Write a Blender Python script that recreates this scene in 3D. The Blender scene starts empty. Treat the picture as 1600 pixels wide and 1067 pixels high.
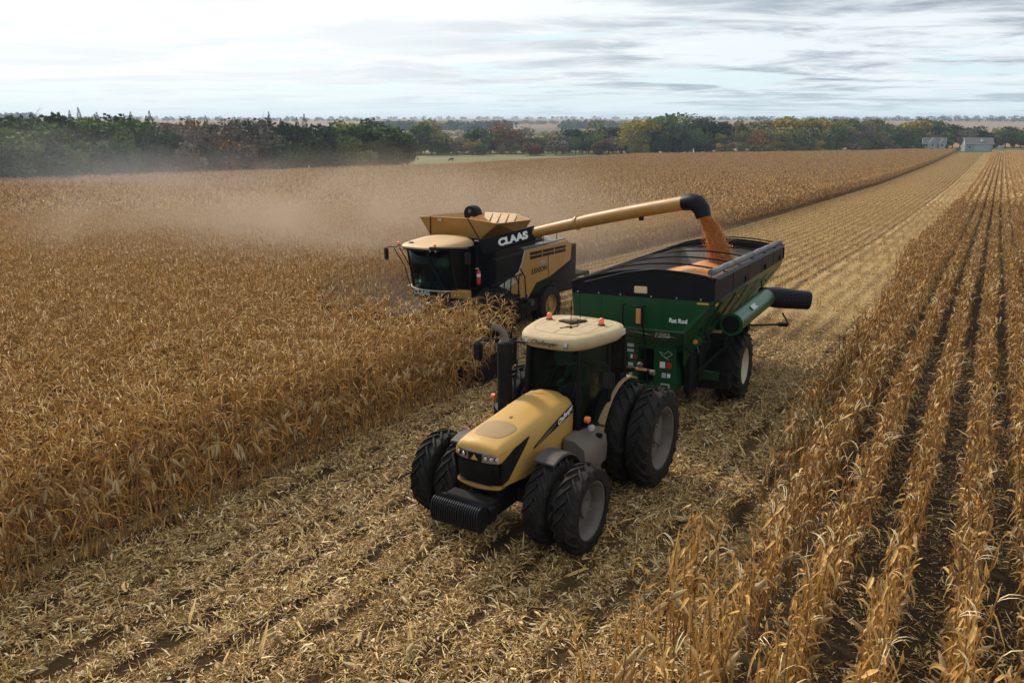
import bpy, math, random
import numpy as np
from mathutils import Vector, Matrix, Euler

random.seed(7)
rng = np.random.default_rng(7)
SC = bpy.context.scene
COL = SC.collection
rad = math.radians

# ------------------------------------------------------------------ camera
cam_d = bpy.data.cameras.new('camera')
cam = bpy.data.objects.new('camera', cam_d)
COL.objects.link(cam)
cam_d.sensor_width = 36.0
cam_d.lens = 25.54
cam_d.clip_start = 0.1
cam_d.clip_end = 20000.0
cam.location = (0.0, 0.0, 6.957)
cam.rotation_euler = (rad(90 - 16.93), 0.0, rad(33.12))
SC.camera = cam

# ------------------------------------------------------------------ world, sun, exposure
SC.view_settings.view_transform = 'Standard'
SC.view_settings.look = 'None'
SC.view_settings.gamma = 1.0
SC.view_settings.use_curve_mapping = False
SC.view_settings.exposure = 0.22
SUN_EL, SUN_AZ = 36.0, -68.0          # degrees; azimuth from +Y, negative = towards -X
sd = (math.sin(rad(SUN_AZ)) * math.cos(rad(SUN_EL)), math.cos(rad(SUN_AZ)) * math.cos(rad(SUN_EL)), math.sin(rad(SUN_EL)))
sun_d = bpy.data.lights.new('sun', 'SUN')
sun_d.energy = 3.6
sun_d.angle = rad(6)
sun_d.color = (1.0, 0.88, 0.70)
sun = bpy.data.objects.new('sun', sun_d)
COL.objects.link(sun)
sun.rotation_euler = Vector(sd).to_track_quat('Z', 'Y').to_euler()

world = bpy.data.worlds.new('World')
SC.world = world
world.use_nodes = True
SC.cycles.volume_step_rate = 4.0
SC.cycles.volume_max_steps = 64
SC.cycles.volume_bounces = 0
SC.cycles.max_bounces = 6
SC.cycles.diffuse_bounces = 3
SC.cycles.transmission_bounces = 6
SC.cycles.transparent_max_bounces = 8


class NT:
    """small helper for node trees"""
    def __init__(s, nt):
        s.nt = nt
        nt.nodes.clear()

    def n(s, typ, ins=None, **kw):
        nd = s.nt.nodes.new(typ)
        for k, v in kw.items():
            setattr(nd, k, v)
        if ins:
            for k, v in ins.items():
                sock = nd.inputs[k]
                if isinstance(v, bpy.types.NodeSocket):
                    s.nt.links.new(v, sock)
                else:
                    sock.default_value = v
        return nd

    def math(s, op, a, b=0.0, c=0.0, clamp=False):
        nd = s.n('ShaderNodeMath', {0: a, 1: b, 2: c}, operation=op)
        nd.use_clamp = clamp
        return nd.outputs[0]

    def maprange(s, v, a, b, c=0.0, d=1.0, smooth=False):
        nd = s.n('ShaderNodeMapRange', {0: v, 1: a, 2: b, 3: c, 4: d})
        if smooth:
            nd.interpolation_type = 'SMOOTHSTEP'
        return nd.outputs[0]

    def mix(s, f, a, b, blend='MIX'):
        nd = s.n('ShaderNodeMix', data_type='RGBA', blend_type=blend)
        for i, v in ((0, f), (6, a), (7, b)):
            if isinstance(v, bpy.types.NodeSocket):
                s.nt.links.new(v, nd.inputs[i])
            else:
                nd.inputs[i].default_value = v
        return nd.outputs[2]

    def noise(s, vec, scale, detail=4.0, rough=0.55, dist=0.0):
        nd = s.n('ShaderNodeTexNoise', {'Scale': scale, 'Detail': detail, 'Roughness': rough, 'Distortion': dist})
        if vec is not None:
            s.nt.links.new(vec, nd.inputs['Vector'])
        return nd.outputs[0]

    def ramp(s, f, stops):
        nd = s.n('ShaderNodeValToRGB', {0: f})
        cr = nd.color_ramp
        while len(cr.elements) < len(stops):
            cr.elements.new(0.5)
        for e, (p, c) in zip(cr.elements, stops):
            e.position = p
            e.color = c if len(c) == 4 else (*c, 1)
        return nd.outputs[0]


def build_world():
    t = NT(world.node_tree)
    sky = t.n('ShaderNodeTexSky', sky_type='NISHITA')
    sky.sun_disc = False
    sky.sun_elevation = rad(SUN_EL)
    sky.sun_rotation = rad(SUN_AZ)
    sky.air_density = 1.0
    sky.dust_density = 1.0
    tc = t.n('ShaderNodeTexCoord')
    sep = t.n('ShaderNodeSeparateXYZ', {0: tc.outputs['Generated']})
    x, y, z = sep.outputs
    zc = t.math('MAXIMUM', z, 0.0)
    den = t.math('ADD', zc, 0.045)
    px = t.math('DIVIDE', x, den)
    py = t.math('DIVIDE', y, den)
    # axis across the view (to the left) stretched so that the clouds lie in long streaks
    a = rad(33)
    u = t.math('ADD', t.math('MULTIPLY', px, math.cos(a)), t.math('MULTIPLY', py, math.sin(a)))
    v = t.math('ADD', t.math('MULTIPLY', px, -math.sin(a)), t.math('MULTIPLY', py, math.cos(a)))
    vec = t.n('ShaderNodeCombineXYZ', {0: t.math('MULTIPLY', u, 0.80), 1: v, 2: 3.7}).outputs[0]
    n1 = t.noise(vec, 0.55, 6.0, 0.58, 0.6)
    n2 = t.noise(vec, 0.27, 3.0, 0.5, 0.3)
    n3 = t.noise(vec, 1.6, 5.0, 0.6, 0.4)
    cov = t.math('ADD', t.math('MULTIPLY', n1, 0.65), t.math('ADD', t.math('MULTIPLY', n2, 0.5), t.math('MULTIPLY', n3, 0.18)))
    mask = t.maprange(cov, 0.575, 0.67, 0.0, 1.0, True)
    # brightness of the cloud layer: bright towards the veiled sun, grey bellies away from it
    dotn = t.n('ShaderNodeVectorMath', {0: tc.outputs['Generated'], 1: (sd[0], sd[1], sd[2])}, operation='DOT_PRODUCT').outputs['Value']
    glow = t.maprange(dotn, 0.5, 1.0, 0.0, 1.0, True)
    vec2 = t.n('ShaderNodeCombineXYZ', {0: t.math('MULTIPLY', u, 0.68), 1: t.math('MULTIPLY', v, 0.9), 2: 9.1}).outputs[0]
    belly = t.maprange(t.noise(vec2, 0.85, 7.0, 0.62, 0.4), 0.42, 0.64, 0.0, 1.0, True)
    belly = t.math('MULTIPLY', belly, t.maprange(glow, 0.0, 0.6, 1.0, 0.28))
    lit = t.mix(glow, (7.7, 8.3, 8.6, 1), (9.6, 9.65, 9.6, 1))
    grey = t.mix(glow, (3.1, 3.7, 4.4, 1), (5.6, 6.4, 6.9, 1))
    cloud = t.mix(belly, lit, grey)
    # blue between the clouds: the sky texture under a thin veil
    veil = t.mix(0.80, sky.outputs[0], (6.9, 8.4, 9.0, 1))
    col = t.mix(mask, veil, cloud)
    # towards the horizon the layer closes up into pale blue
    hor = t.maprange(z, 0.0, 0.06, 1.0, 0.0, True)
    col = t.mix(t.math('MULTIPLY', hor, 0.6), col, (6.3, 7.7, 8.2, 1))
    bg = t.n('ShaderNodeBackground', {0: col, 1: 0.1})
    out = t.n('ShaderNodeOutputWorld', {0: bg.outputs[0]})


build_world()

# ------------------------------------------------------------------ terrain heights
GK = np.array([(-60, 2.5), (0, .43), (12.4, 0), (16, -.14), (25, -.5), (37, -.95), (66, -2.45), (91, -3.3), (176, -5.7),
               (300, -7.7), (450, -9), (900, -10.5), (1300, -8), (1800, -2), (2600, 7), (4200, 13), (9000, 10)])


def _smooth(Y):
    return (np.interp(Y - 2, GK[:, 0], GK[:, 1]) + np.interp(Y + 2, GK[:, 0], GK[:, 1]) + np.interp(Y, GK[:, 0], GK[:, 1])) / 3


def gz(X, Y):
    X = np.asarray(X, float)
    Y = np.asarray(Y, float)
    D = np.hypot(X, Y)
    # far off the land is a function of distance, near by of the distance along the rows
    w = np.clip((D - 480) / 500, 0, 1)
    z = _smooth(Y) * (1 - w) + _smooth(D) * w
    lat = .03 * (np.clip(X, -60, -6) + 6) + .02 * (np.clip(X, -6, 4) + 6) + .01 * (np.clip(X, -160, -60) + 60)
    z = z + lat * (1 - w)
    z = z + w * 2.2 * np.sin(X / 410 + 1.0) * np.sin(Y / 530 + .4)
    return z


# ------------------------------------------------------------------ materials
MATS = {}


def pmat(name, base, rough=0.6, metal=0.0, dirt=None, dirt_amt=0.35, scale=3.0, bump=0.0, coat=0.0, spec=0.5, var=0.12):
    """painted or plain surface: colour varies softly, dust settles on it"""
    m = bpy.data.materials.new(name)
    m.use_nodes = True
    t = NT(m.node_tree)
    tc = t.n('ShaderNodeTexCoord')
    vec = tc.outputs['Object']
    n1 = t.noise(vec, scale, 6, 0.65)
    n2 = t.noise(vec, scale * 9, 4, 0.6)
    b = (*base, 1)
    d = (*[c * (1 - var) for c in base], 1)
    col = t.mix(n1, d, b)
    if dirt is not None:
        f = t.maprange(t.math('ADD', t.math('MULTIPLY', n1, 0.7), t.math('MULTIPLY', n2, 0.3)), 0.62 - dirt_amt * 0.45, 0.72, 0.0, 1.0)
        f = t.math('MULTIPLY', f, min(1.0, dirt_amt * 1.6))
        col = t.mix(f, col, (*dirt, 1))
        rg = t.math('ADD', rough, t.math('MULTIPLY', f, 0.3), clamp=True)
    else:
        rg = t.math('ADD', rough - 0.05, t.math('MULTIPLY', n2, 0.1))
    bs = t.n('ShaderNodeBsdfPrincipled', {'Base Color': col, 'Roughness': rg, 'Metallic': metal})
    bs.inputs['Specular IOR Level'].default_value = spec
    if coat:
        bs.inputs['Coat Weight'].default_value = coat
        bs.inputs['Coat Roughness'].default_value = 0.25
    if bump:
        bp = t.n('ShaderNodeBump', {'Strength': bump, 'Distance': 0.02, 'Height': n2})
        t.nt.links.new(bp.outputs[0], bs.inputs['Normal'])
    t.n('ShaderNodeOutputMaterial', {0: bs.outputs[0]})
    MATS[name] = m
    return m


DUST = (.30, .22, .14)
M_hood = pmat('hood_yellow', (.50, .272, .045), .45, dirt=(.36, .23, .085), dirt_amt=.6, spec=.35)
M_roof = pmat('roof_cream', (.46, .36, .205), .6, dirt=(.33, .23, .13), dirt_amt=.6)
M_tan = pmat('dusty_tan', (.29, .185, .08), .7, dirt=(.25, .17, .1), dirt_amt=.3)
M_roofline = pmat('roof_groove', (.36, .25, .12), .8)
M_cat = pmat('combine_yellow', (.36, .175, .025), .45, dirt=(.36, .23, .11), dirt_amt=.45, scale=1.6)
M_catr = pmat('combine_roof', (.40, .30, .155), .55, dirt=(.62, .30, .10), dirt_amt=.5, scale=1.4)
M_black = pmat('black_paint', (.0045, .0045, .005), .5, dirt=(.022, .018, .014), dirt_amt=.25, spec=.16)
M_blackd = pmat('dusty_black', (.007, .007, .007), .7, dirt=(.04, .03, .02), dirt_amt=.35, spec=.14)
M_plast = pmat('dark_plastic', (.009, .009, .012), .5, spec=.25)
M_rubber = pmat('tyre_rubber', (.0095, .0095, .0105), .65, dirt=(.06, .046, .033), dirt_amt=.42, scale=5, bump=.3, spec=.16)
M_rim = pmat('rim_grey', (.15, .14, .125), .6, dirt=(.075, .06, .045), dirt_amt=.6, scale=5)
M_rimc = pmat('rim_cream', (.58, .54, .38), .5, dirt=(.3, .22, .14), dirt_amt=.3, scale=4)
M_rimy = pmat('rim_yellow', (.42, .25, .06), .5, dirt=(.2, .14, .08), dirt_amt=.4, scale=4)
M_green = pmat('cart_green', (.003, .055, .014), .36, dirt=(.02, .05, .022), dirt_amt=.25, scale=1.2, coat=.1)
M_tank = pmat('dusty_tank', (.12, .095, .075), .8, dirt=(.2, .155, .11), dirt_amt=.4)
M_fendg = pmat('grey_fender', (.045, .041, .038), .6, dirt=(.075, .06, .046), dirt_amt=.4)
M_seat = pmat('seat_cloth', (.03, .03, .035), .9)
M_orange = pmat('beacon_orange', (.85, .17, .05), .25, coat=.5)
M_amber = pmat('amber_lens', (.55, .25, .06), .3, coat=.3)
M_red = pmat('extinguisher_red', (.55, .02, .02), .35)
M_white = pmat('white_print', (.75, .75, .73), .5)
M_whited = pmat('worn_white_print', (.42, .42, .40), .6)
M_dkprint = pmat('dark_print', (.03, .025, .02), .5)
M_chrome = pmat('lamp_metal', (.4, .4, .4), .3, metal=.9)
M_mirror = pmat('mirror_face', (.012, .013, .015), .15, spec=.5)
M_lens = pmat('lamp_lens', (.42, .43, .44), .15, coat=.6)
M_tarp = pmat('grey_tarp', (.10, .10, .105), .7, dirt=(.26, .24, .22), dirt_amt=.4, scale=3, bump=.3)
M_vinyl = pmat('black_vinyl', (.005, .005, .008), .5, dirt=(.022, .02, .019), dirt_amt=.25, scale=2, spec=.16)
M_inner = pmat('inner_wall', (.06, .05, .048), .55, dirt=(.2, .12, .07), dirt_amt=.35, scale=2)
M_sight = pmat('sight_glass', (.62, .47, .26), .4)
M_skin = pmat('skin', (.5, .28, .19), .6)
M_denim = pmat('blue_denim', (.05, .10, .22), .9)
M_shirt = pmat('green_shirt', (.06, .13, .09), .9)
M_vest = pmat('yellow_green_shirt', (.42, .48, .06), .9)
M_hair = pmat('brown_hair', (.05, .03, .02), .9)
M_cap = pmat('dark_cap', (.05, .06, .09), .9)


def glassmat(name, tint, alpha):
    m = bpy.data.materials.new(name)
    m.use_nodes = True
    t = NT(m.node_tree)
    tr = t.n('ShaderNodeBsdfTransparent', {0: (*tint, 1)})
    tc = t.n('ShaderNodeTexCoord')
    nz = t.noise(tc.outputs['Object'], 2.5, 5, 0.6)
    df = t.n('ShaderNodeBsdfDiffuse', {0: (.10, .10, .085, 1)})
    mx0 = t.n('ShaderNodeMixShader', {0: t.maprange(nz, .4, .7, .01, .07), 1: tr.outputs[0], 2: df.outputs[0]})
    gl = t.n('ShaderNodeBsdfGlossy', {0: (.42, .50, .50, 1), 1: 0.06})
    fr = t.n('ShaderNodeFresnel', {0: 1.3})
    mx = t.n('ShaderNodeMixShader', {0: fr.outputs[0], 1: mx0.outputs[0], 2: gl.outputs[0]})
    t.n('ShaderNodeOutputMaterial', {0: mx.outputs[0]})
    return m


M_glass = glassmat('cab_glass', (.36, .55, .58), .5)


def grainmat():
    m = bpy.data.materials.new('shelled_corn')
    m.use_nodes = True
    t = NT(m.node_tree)
    tc = t.n('ShaderNodeTexCoord')
    vo = t.n('ShaderNodeTexVoronoi', {'Vector': tc.outputs['Object'], 'Scale': 38.0})
    n1 = t.noise(tc.outputs['Object'], 2.0, 5, .6)
    c = t.ramp(vo.outputs['Color'], [(0.0, (.36, .12, .02)), (.5, (.52, .20, .04)), (1.0, (.66, .32, .10))])
    c = t.mix(t.maprange(n1, .35, .8, 0, .6), c, (.50, .23, .07, 1))
    bs = t.n('ShaderNodeBsdfPrincipled', {'Base Color': c, 'Roughness': .65})
    bp = t.n('ShaderNodeBump', {'Strength': .8, 'Distance': .02, 'Height': vo.outputs['Distance']})
    t.nt.links.new(bp.outputs[0], bs.inputs['Normal'])
    t.n('ShaderNodeOutputMaterial', {0: bs.outputs[0]})
    return m


M_grain = grainmat()


def leafmat(name, stops, trans=0.25, rough=.46, vscale=1.5, objrand=0.0):
    m = bpy.data.materials.new(name)
    m.use_nodes = True
    t = NT(m.node_tree)
    geo = t.n('ShaderNodeNewGeometry')
    oi = t.n('ShaderNodeObjectInfo')
    tc = t.n('ShaderNodeTexCoord')
    f = geo.outputs['Random Per Island']
    if objrand:
        f = t.math('ADD', t.math('MULTIPLY', f, 1 - objrand), t.math('MULTIPLY', oi.outputs['Random'], objrand))
    n1 = t.noise(tc.outputs['Object'], 14.0 * vscale, 3, .6)
    f = t.math('ADD', f, t.math('MULTIPLY', t.math('SUBTRACT', n1, .5), .5), clamp=True)
    c = t.ramp(f, stops)
    bs = t.n('ShaderNodeBsdfPrincipled', {'Base Color': c, 'Roughness': rough})
    bs.inputs['Specular IOR Level'].default_value = .22
    if trans:
        tl = t.n('ShaderNodeBsdfTranslucent', {0: c})
        mx = t.n('ShaderNodeMixShader', {0: trans, 1: bs.outputs[0], 2: tl.outputs[0]})
        o = mx.outputs[0]
    else:
        o = bs.outputs[0]
    t.n('ShaderNodeOutputMaterial', {0: o})
    return m


M_cornleaf = leafmat('dry_corn_leaf', [(0, (.065, .024, .006)), (.28, (.20, .080, .019)), (.55, (.39, .20, .048)), (.82, (.61, .375, .115)), (1, (.84, .63, .33))], .08)
M_cornleaf2 = leafmat('dry_corn_leaf_right', [(0, (.09, .036, .008)), (.25, (.27, .122, .030)), (.55, (.52, .288, .082)), (.8, (.72, .475, .18)), (1, (.88, .74, .48))], .10)
M_stalk = leafmat('dry_corn_stalk', [(0, (.14, .065, .025)), (1, (.33, .20, .08))], 0)
M_husk = leafmat('corn_husk', [(0, (.34, .22, .09)), (1, (.55, .42, .22))], .15)
M_litter = leafmat('corn_litter', [(0, (.06, .026, .007)), (.25, (.20, .092, .026)), (.5, (.47, .285, .092)), (.76, (.72, .51, .21)), (1, (.86, .72, .48))], .04)

# ------------------------------------------------------------------ mesh building


class MB:
    def __init__(s):
        s.v = []
        s.f = []

    def add(s, vs, fs):
        o = len(s.v)
        s.v += [tuple(map(float, p)) for p in vs]
        s.f += [tuple(i + o for i in f) for f in fs]
        return s

    def box(s, c, d, rot=(0, 0, 0), taper=(1, 1)):
        R = Euler(rot).to_matrix()
        vs = []
        for z in (-1, 1):
            for y in (-1, 1):
                for x in (-1, 1):
                    tx = taper[0] if z > 0 else 1
                    ty = taper[1] if z > 0 else 1
                    p = R @ Vector((x * d[0] / 2 * tx, y * d[1] / 2 * ty, z * d[2] / 2))
                    vs.append((p.x + c[0], p.y + c[1], p.z + c[2]))
        return s.add(vs, [(0, 2, 3, 1), (4, 5, 7, 6), (0, 1, 5, 4), (2, 6, 7, 3), (0, 4, 6, 2), (1, 3, 7, 5)])

    def bx(s, x0, x1, y0, y1, z0, z1):
        return s.box(((x0 + x1) / 2, (y0 + y1) / 2, (z0 + z1) / 2), (abs(x1 - x0), abs(y1 - y0), abs(z1 - z0)))

    def hexa(s, p8):
        """8 corners: bottom 4 ccw, top 4 ccw"""
        return s.add(p8, [(0, 3, 2, 1), (4, 5, 6, 7), (0, 1, 5, 4), (1, 2, 6, 5), (2, 3, 7, 6), (3, 0, 4, 7)])

    def tube(s, path, r, n=10, caps=True, rs=None):
        P = [Vector(p) for p in path]
        rings = []
        up = None
        for i, p in enumerate(P):
            d = (P[min(i + 1, len(P) - 1)] - P[max(i - 1, 0)]).normalized()
            if up is None:
                up = Vector((0, 0, 1)) if abs(d.z) < .9 else Vector((1, 0, 0))
            a = d.cross(up)
            if a.length < 1e-4:
                a = d.cross(Vector((0, 1, .1)))
            a.normalize()
            b = a.cross(d).normalized()
            up = b
            rr = rs[i] if rs else r
            rings.append([p + (a * math.cos(2 * math.pi * k / n) + b * math.sin(2 * math.pi * k / n)) * rr for k in range(n)])
        return s.rings(rings, caps)

    def rings(s, rings, caps=True, closed=True):
        n = len(rings[0])
        vs = [p for r in rings for p in r]
        fs = []
        for i in range(len(rings) - 1):
            for k in range(n if closed else n - 1):
                k2 = (k + 1) % n
                fs.append((i * n + k, i * n + k2, (i + 1) * n + k2, (i + 1) * n + k))
        if caps:
            fs.append(tuple(range(n))[::-1])
            fs.append(tuple((len(rings) - 1) * n + k for k in range(n)))
        return s.add(vs, fs)

    def cyl(s, p0, p1, r0, r1=None, n=16, caps=True):
        return s.tube([p0, p1], r0, n, caps, rs=[r0, r0 if r1 is None else r1])

    def lathe(s, prof, c, n=32, axis='x', close=False):
        """prof: (a, r) pairs: a along the axis"""
        rings = []
        for a, r in prof:
            ring = []
            for k in range(n):
                t = 2 * math.pi * k / n
                if axis == 'x':
                    ring.append((c[0] + a, c[1] + r * math.cos(t), c[2] + r * math.sin(t)))
                elif axis == 'z':
                    ring.append((c[0] + r * math.cos(t), c[1] + r * math.sin(t), c[2] + a))
                else:
                    ring.append((c[0] + r * math.cos(t), c[1] + a, c[2] + r * math.sin(t)))
            rings.append(ring)
        return s.rings(rings, caps=not close)

    def plate(s, poly, n, th):
        """flat polygon (3d points) thickened by th along normal n"""
        n = Vector(n).normalized() * th
        a = [Vector(p) for p in poly]
        b = [p + n for p in a]
        k = len(a)
        fs = [tuple(range(k)), tuple(range(2 * k - 1, k - 1, -1))]
        for i in range(k):
            fs.append((i, i + k, (i + 1) % k + k, (i + 1) % k))
        return s.add(a + b, fs)

    def build(s, name, mat, parent=None, smooth=False, bevel=0.0, seg=1, auto=None):
        me = bpy.data.meshes.new(name)
        me.from_pydata(s.v, [], s.f)
        me.validate()
        me.materials.append(mat)
        import bmesh
        bm = bmesh.new()
        bm.from_mesh(me)
        bmesh.ops.recalc_face_normals(bm, faces=bm.faces)
        if bevel:
            ed = [e for e in bm.edges if len(e.link_faces) == 2 and e.calc_face_angle(0) > 0.5]
            bmesh.ops.bevel(bm, geom=ed, offset=bevel, segments=seg, affect='EDGES', clamp_overlap=True)
        bm.to_mesh(me)
        bm.free()
        if smooth:
            for p in me.polygons:
                p.use_smooth = True
            me.set_sharp_from_angle(angle=rad(auto or 38))
        o = bpy.data.objects.new(name, me)
        COL.objects.link(o)
        if parent is not None:
            o.parent = parent
        return o


def tag(o, label=None, cat=None, group=None, kind=None):
    for k, v in (('label', label), ('category', cat), ('group', group), ('kind', kind)):
        if v:
            o[k] = v
    return o


def thing(name, label, cat, loc=(0, 0, 0), rot=(0, 0, 0), group=None):
    o = bpy.data.objects.new(name, None)
    o.empty_display_size = .2
    COL.objects.link(o)
    o.location = loc
    o.rotation_euler = rot
    return tag(o, label, cat, group)


def text(name, body, mat, parent, loc, rot, size, extrude=.004, shear=0.0, bold=0.0, sx=1.0):
    cu = bpy.data.curves.new(name, 'FONT')
    cu.body = body
    cu.size = size
    cu.extrude = extrude
    cu.shear = shear
    cu.offset = bold
    cu.align_x = 'CENTER'
    cu.align_y = 'CENTER'
    cu.resolution_u = 3
    tmp = bpy.data.objects.new('tmp', cu)
    COL.objects.link(tmp)
    dg = bpy.context.evaluated_depsgraph_get()
    me = bpy.data.meshes.new_from_object(tmp.evaluated_get(dg))
    bpy.data.objects.remove(tmp)
    me.materials.clear()
    me.materials.append(mat)
    o = bpy.data.objects.new(name, me)
    COL.objects.link(o)
    o.parent = parent
    if isinstance(rot, Matrix):
        o.matrix_local = Matrix.Translation(loc) @ rot.to_4x4() @ Matrix.Diagonal((sx, 1, 1, 1))
    else:
        o.location = loc
        o.rotation_euler = rot
        o.scale = (sx, 1, 1)
    return o


def frame_rot(xd, nd):
    """rotation whose x is the reading direction and z the outward normal"""
    x = Vector(xd).normalized()
    z = Vector(nd).normalized()
    y = z.cross(x).normalized()
    x = y.cross(z).normalized()
    return Matrix((x, y, z)).transposed()

# ------------------------------------------------------------------ ground sheets
def sheet(name, xs, ys, mat, lift=0.0, inside=None):
    xs = np.asarray(xs, float)
    ys = np.asarray(ys, float)
    XX, YY = np.meshgrid(xs, ys)
    ZZ = gz(XX, YY) + lift
    v = np.stack([XX, YY, ZZ], -1).reshape(-1, 3)
    n = len(xs)
    f = []
    for j in range(len(ys) - 1):
        for i in range(n - 1):
            f.append((j * n + i, j * n + i + 1, (j + 1) * n + i + 1, (j + 1) * n + i))
    me = bpy.data.meshes.new(name)
    me.from_pydata(v.tolist(), [], f)
    for p in me.polygons:
        p.use_smooth = True
    me.materials.append(mat)
    o = bpy.data.objects.new(name, me)
    COL.objects.link(o)
    o['kind'] = 'structure'
    return o


def ground_material():
    m = bpy.data.materials.new('far_fields')
    m.use_nodes = True
    t = NT(m.node_tree)
    tc = t.n('ShaderNodeTexCoord')
    v = tc.outputs['Object']
    rot = t.n('ShaderNodeMapping', {'Vector': v, 'Rotation': (0, 0, .3), 'Scale': (1, .55, 1)}).outputs[0]
    vo = t.n('ShaderNodeTexVoronoi', {'Vector': rot, 'Scale': .0022, 'Randomness': .8}, distance='CHEBYCHEV')
    sep = t.n('ShaderNodeSeparateColor', {0: vo.outputs['Color']}).outputs[0]
    c = t.ramp(sep, [(0, (.20, .125, .07)), (.3, (.27, .175, .095)), (.5, (.16, .10, .06)), (.62, (.10, .085, .04)), (.8, (.30, .20, .11)), (1, (.22, .15, .085))])
    n = t.noise(v, .02, 5, .6)
    n2 = t.noise(v, .8, 4, .6)
    c = t.mix(t.maprange(n, .35, .65, 0, .5), c, (.17, .115, .06, 1))
    c = t.mix(t.maprange(n2, .3, .7, 0, .35), c, (.10, .07, .04, 1))
    bs = t.n('ShaderNodeBsdfPrincipled', {'Base Color': c, 'Roughness': .95})
    bs.inputs['Specular IOR Level'].default_value = .1
    t.n('ShaderNodeOutputMaterial', {0: bs.outputs[0]})
    return m


def stubble_material():
    m = bpy.data.materials.new('corn_stubble_soil')
    m.use_nodes = True
    t = NT(m.node_tree)
    tc = t.n('ShaderNodeTexCoord')
    v = tc.outputs['Object']
    sep = t.n('ShaderNodeSeparateXYZ', {0: v})
    x, y = sep.outputs[0], sep.outputs[1]
    wob = t.math('MULTIPLY', t.math('SUBTRACT', t.noise(v, .35, 3, .6), .5), .5)
    ph = t.math('MULTIPLY', t.math('ADD', t.math('ADD', x, .26), wob), 2 * math.pi / .77)
    row = t.math('MULTIPLY_ADD', t.math('COSINE', ph), .5, .5)
    rowvec = t.n('ShaderNodeMapping', {'Vector': v, 'Scale': (1, .18, 1)}).outputs[0]
    n1 = t.noise(rowvec, 9.0, 6, .72)
    n2 = t.noise(v, 26.0, 5, .75)
    nb = t.noise(v, .25, 4, .6)
    band = t.math('MULTIPLY', t.maprange(x, -7.6, -6.4, 0, 1, True), t.maprange(x, -3.2, -2.6, 1, 0, True))
    row = t.math('ADD', t.math('MULTIPLY', row, t.maprange(band, 0, 1, 1, .3)), t.math('MULTIPLY', band, .40))
    f = t.math('ADD', t.math('MULTIPLY', row, .55), t.math('ADD', t.math('MULTIPLY', n1, .5), t.math('MULTIPLY', n2, .45)))
    f = t.math('ADD', f, t.math('MULTIPLY', t.math('SUBTRACT', nb, .5), .4))
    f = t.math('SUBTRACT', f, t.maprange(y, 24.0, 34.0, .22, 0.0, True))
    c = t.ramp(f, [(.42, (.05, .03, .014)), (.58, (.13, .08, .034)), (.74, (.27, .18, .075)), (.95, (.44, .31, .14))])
    bs = t.n('ShaderNodeBsdfPrincipled', {'Base Color': c, 'Roughness': .95})
    bs.inputs['Specular IOR Level'].default_value = .1
    bp = t.n('ShaderNodeBump', {'Strength': 1.0, 'Distance': .08, 'Height': f})
    t.nt.links.new(bp.outputs[0], bs.inputs['Normal'])
    t.n('ShaderNodeOutputMaterial', {0: bs.outputs[0]})
    return m


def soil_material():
    m = bpy.data.materials.new('dark_field_soil')
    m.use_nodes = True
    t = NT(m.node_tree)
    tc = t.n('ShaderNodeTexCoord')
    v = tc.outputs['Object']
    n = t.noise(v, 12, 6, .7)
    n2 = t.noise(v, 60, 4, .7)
    c = t.ramp(t.math('ADD', t.math('MULTIPLY', n, .6), t.math('MULTIPLY', n2, .4)), [(.3, (.028, .02, .014)), (.55, (.07, .05, .03)), (.75, (.17, .12, .065))])  # the soil's own dark brown, mottled at random by two noises
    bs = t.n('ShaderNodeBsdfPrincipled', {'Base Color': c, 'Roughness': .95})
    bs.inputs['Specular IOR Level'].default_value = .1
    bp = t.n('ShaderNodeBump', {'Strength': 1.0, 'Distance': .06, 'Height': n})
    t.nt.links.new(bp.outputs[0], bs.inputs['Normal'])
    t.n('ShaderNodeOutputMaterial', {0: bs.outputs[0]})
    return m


def grass_material(name, a, b, c3):
    m = bpy.data.materials.new(name)
    m.use_nodes = True
    t = NT(m.node_tree)
    tc = t.n('ShaderNodeTexCoord')
    v = t.n('ShaderNodeMapping', {'Vector': tc.outputs['Object'], 'Scale': (1, .4, 1)}).outputs[0]
    n = t.noise(v, .06, 6, .65)
    n2 = t.noise(v, 1.5, 4, .7)
    c = t.ramp(t.math('ADD', t.math('MULTIPLY', n, .7), t.math('MULTIPLY', n2, .3)), [(.35, a), (.5, b), (.66, c3)])
    bs = t.n('ShaderNodeBsdfPrincipled', {'Base Color': c, 'Roughness': .95})
    bs.inputs['Specular IOR Level'].default_value = .1
    t.n('ShaderNodeOutputMaterial', {0: bs.outputs[0]})
    return m


M_ground = ground_material()
M_stubble = stubble_material()
M_soil = soil_material()
M_pasture = grass_material('pasture_grass', (.095, .11, .045), (.15, .15, .07), (.22, .19, .10))
M_lawn = grass_material('lawn_grass', (.03, .075, .025), (.04, .10, .03), (.06, .12, .04))


def spaced(lims):
    out = []
    for a, b, s in lims:
        out += list(np.arange(a, b - 1e-6, s))
    out.append(lims[-1][1])
    return out


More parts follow.
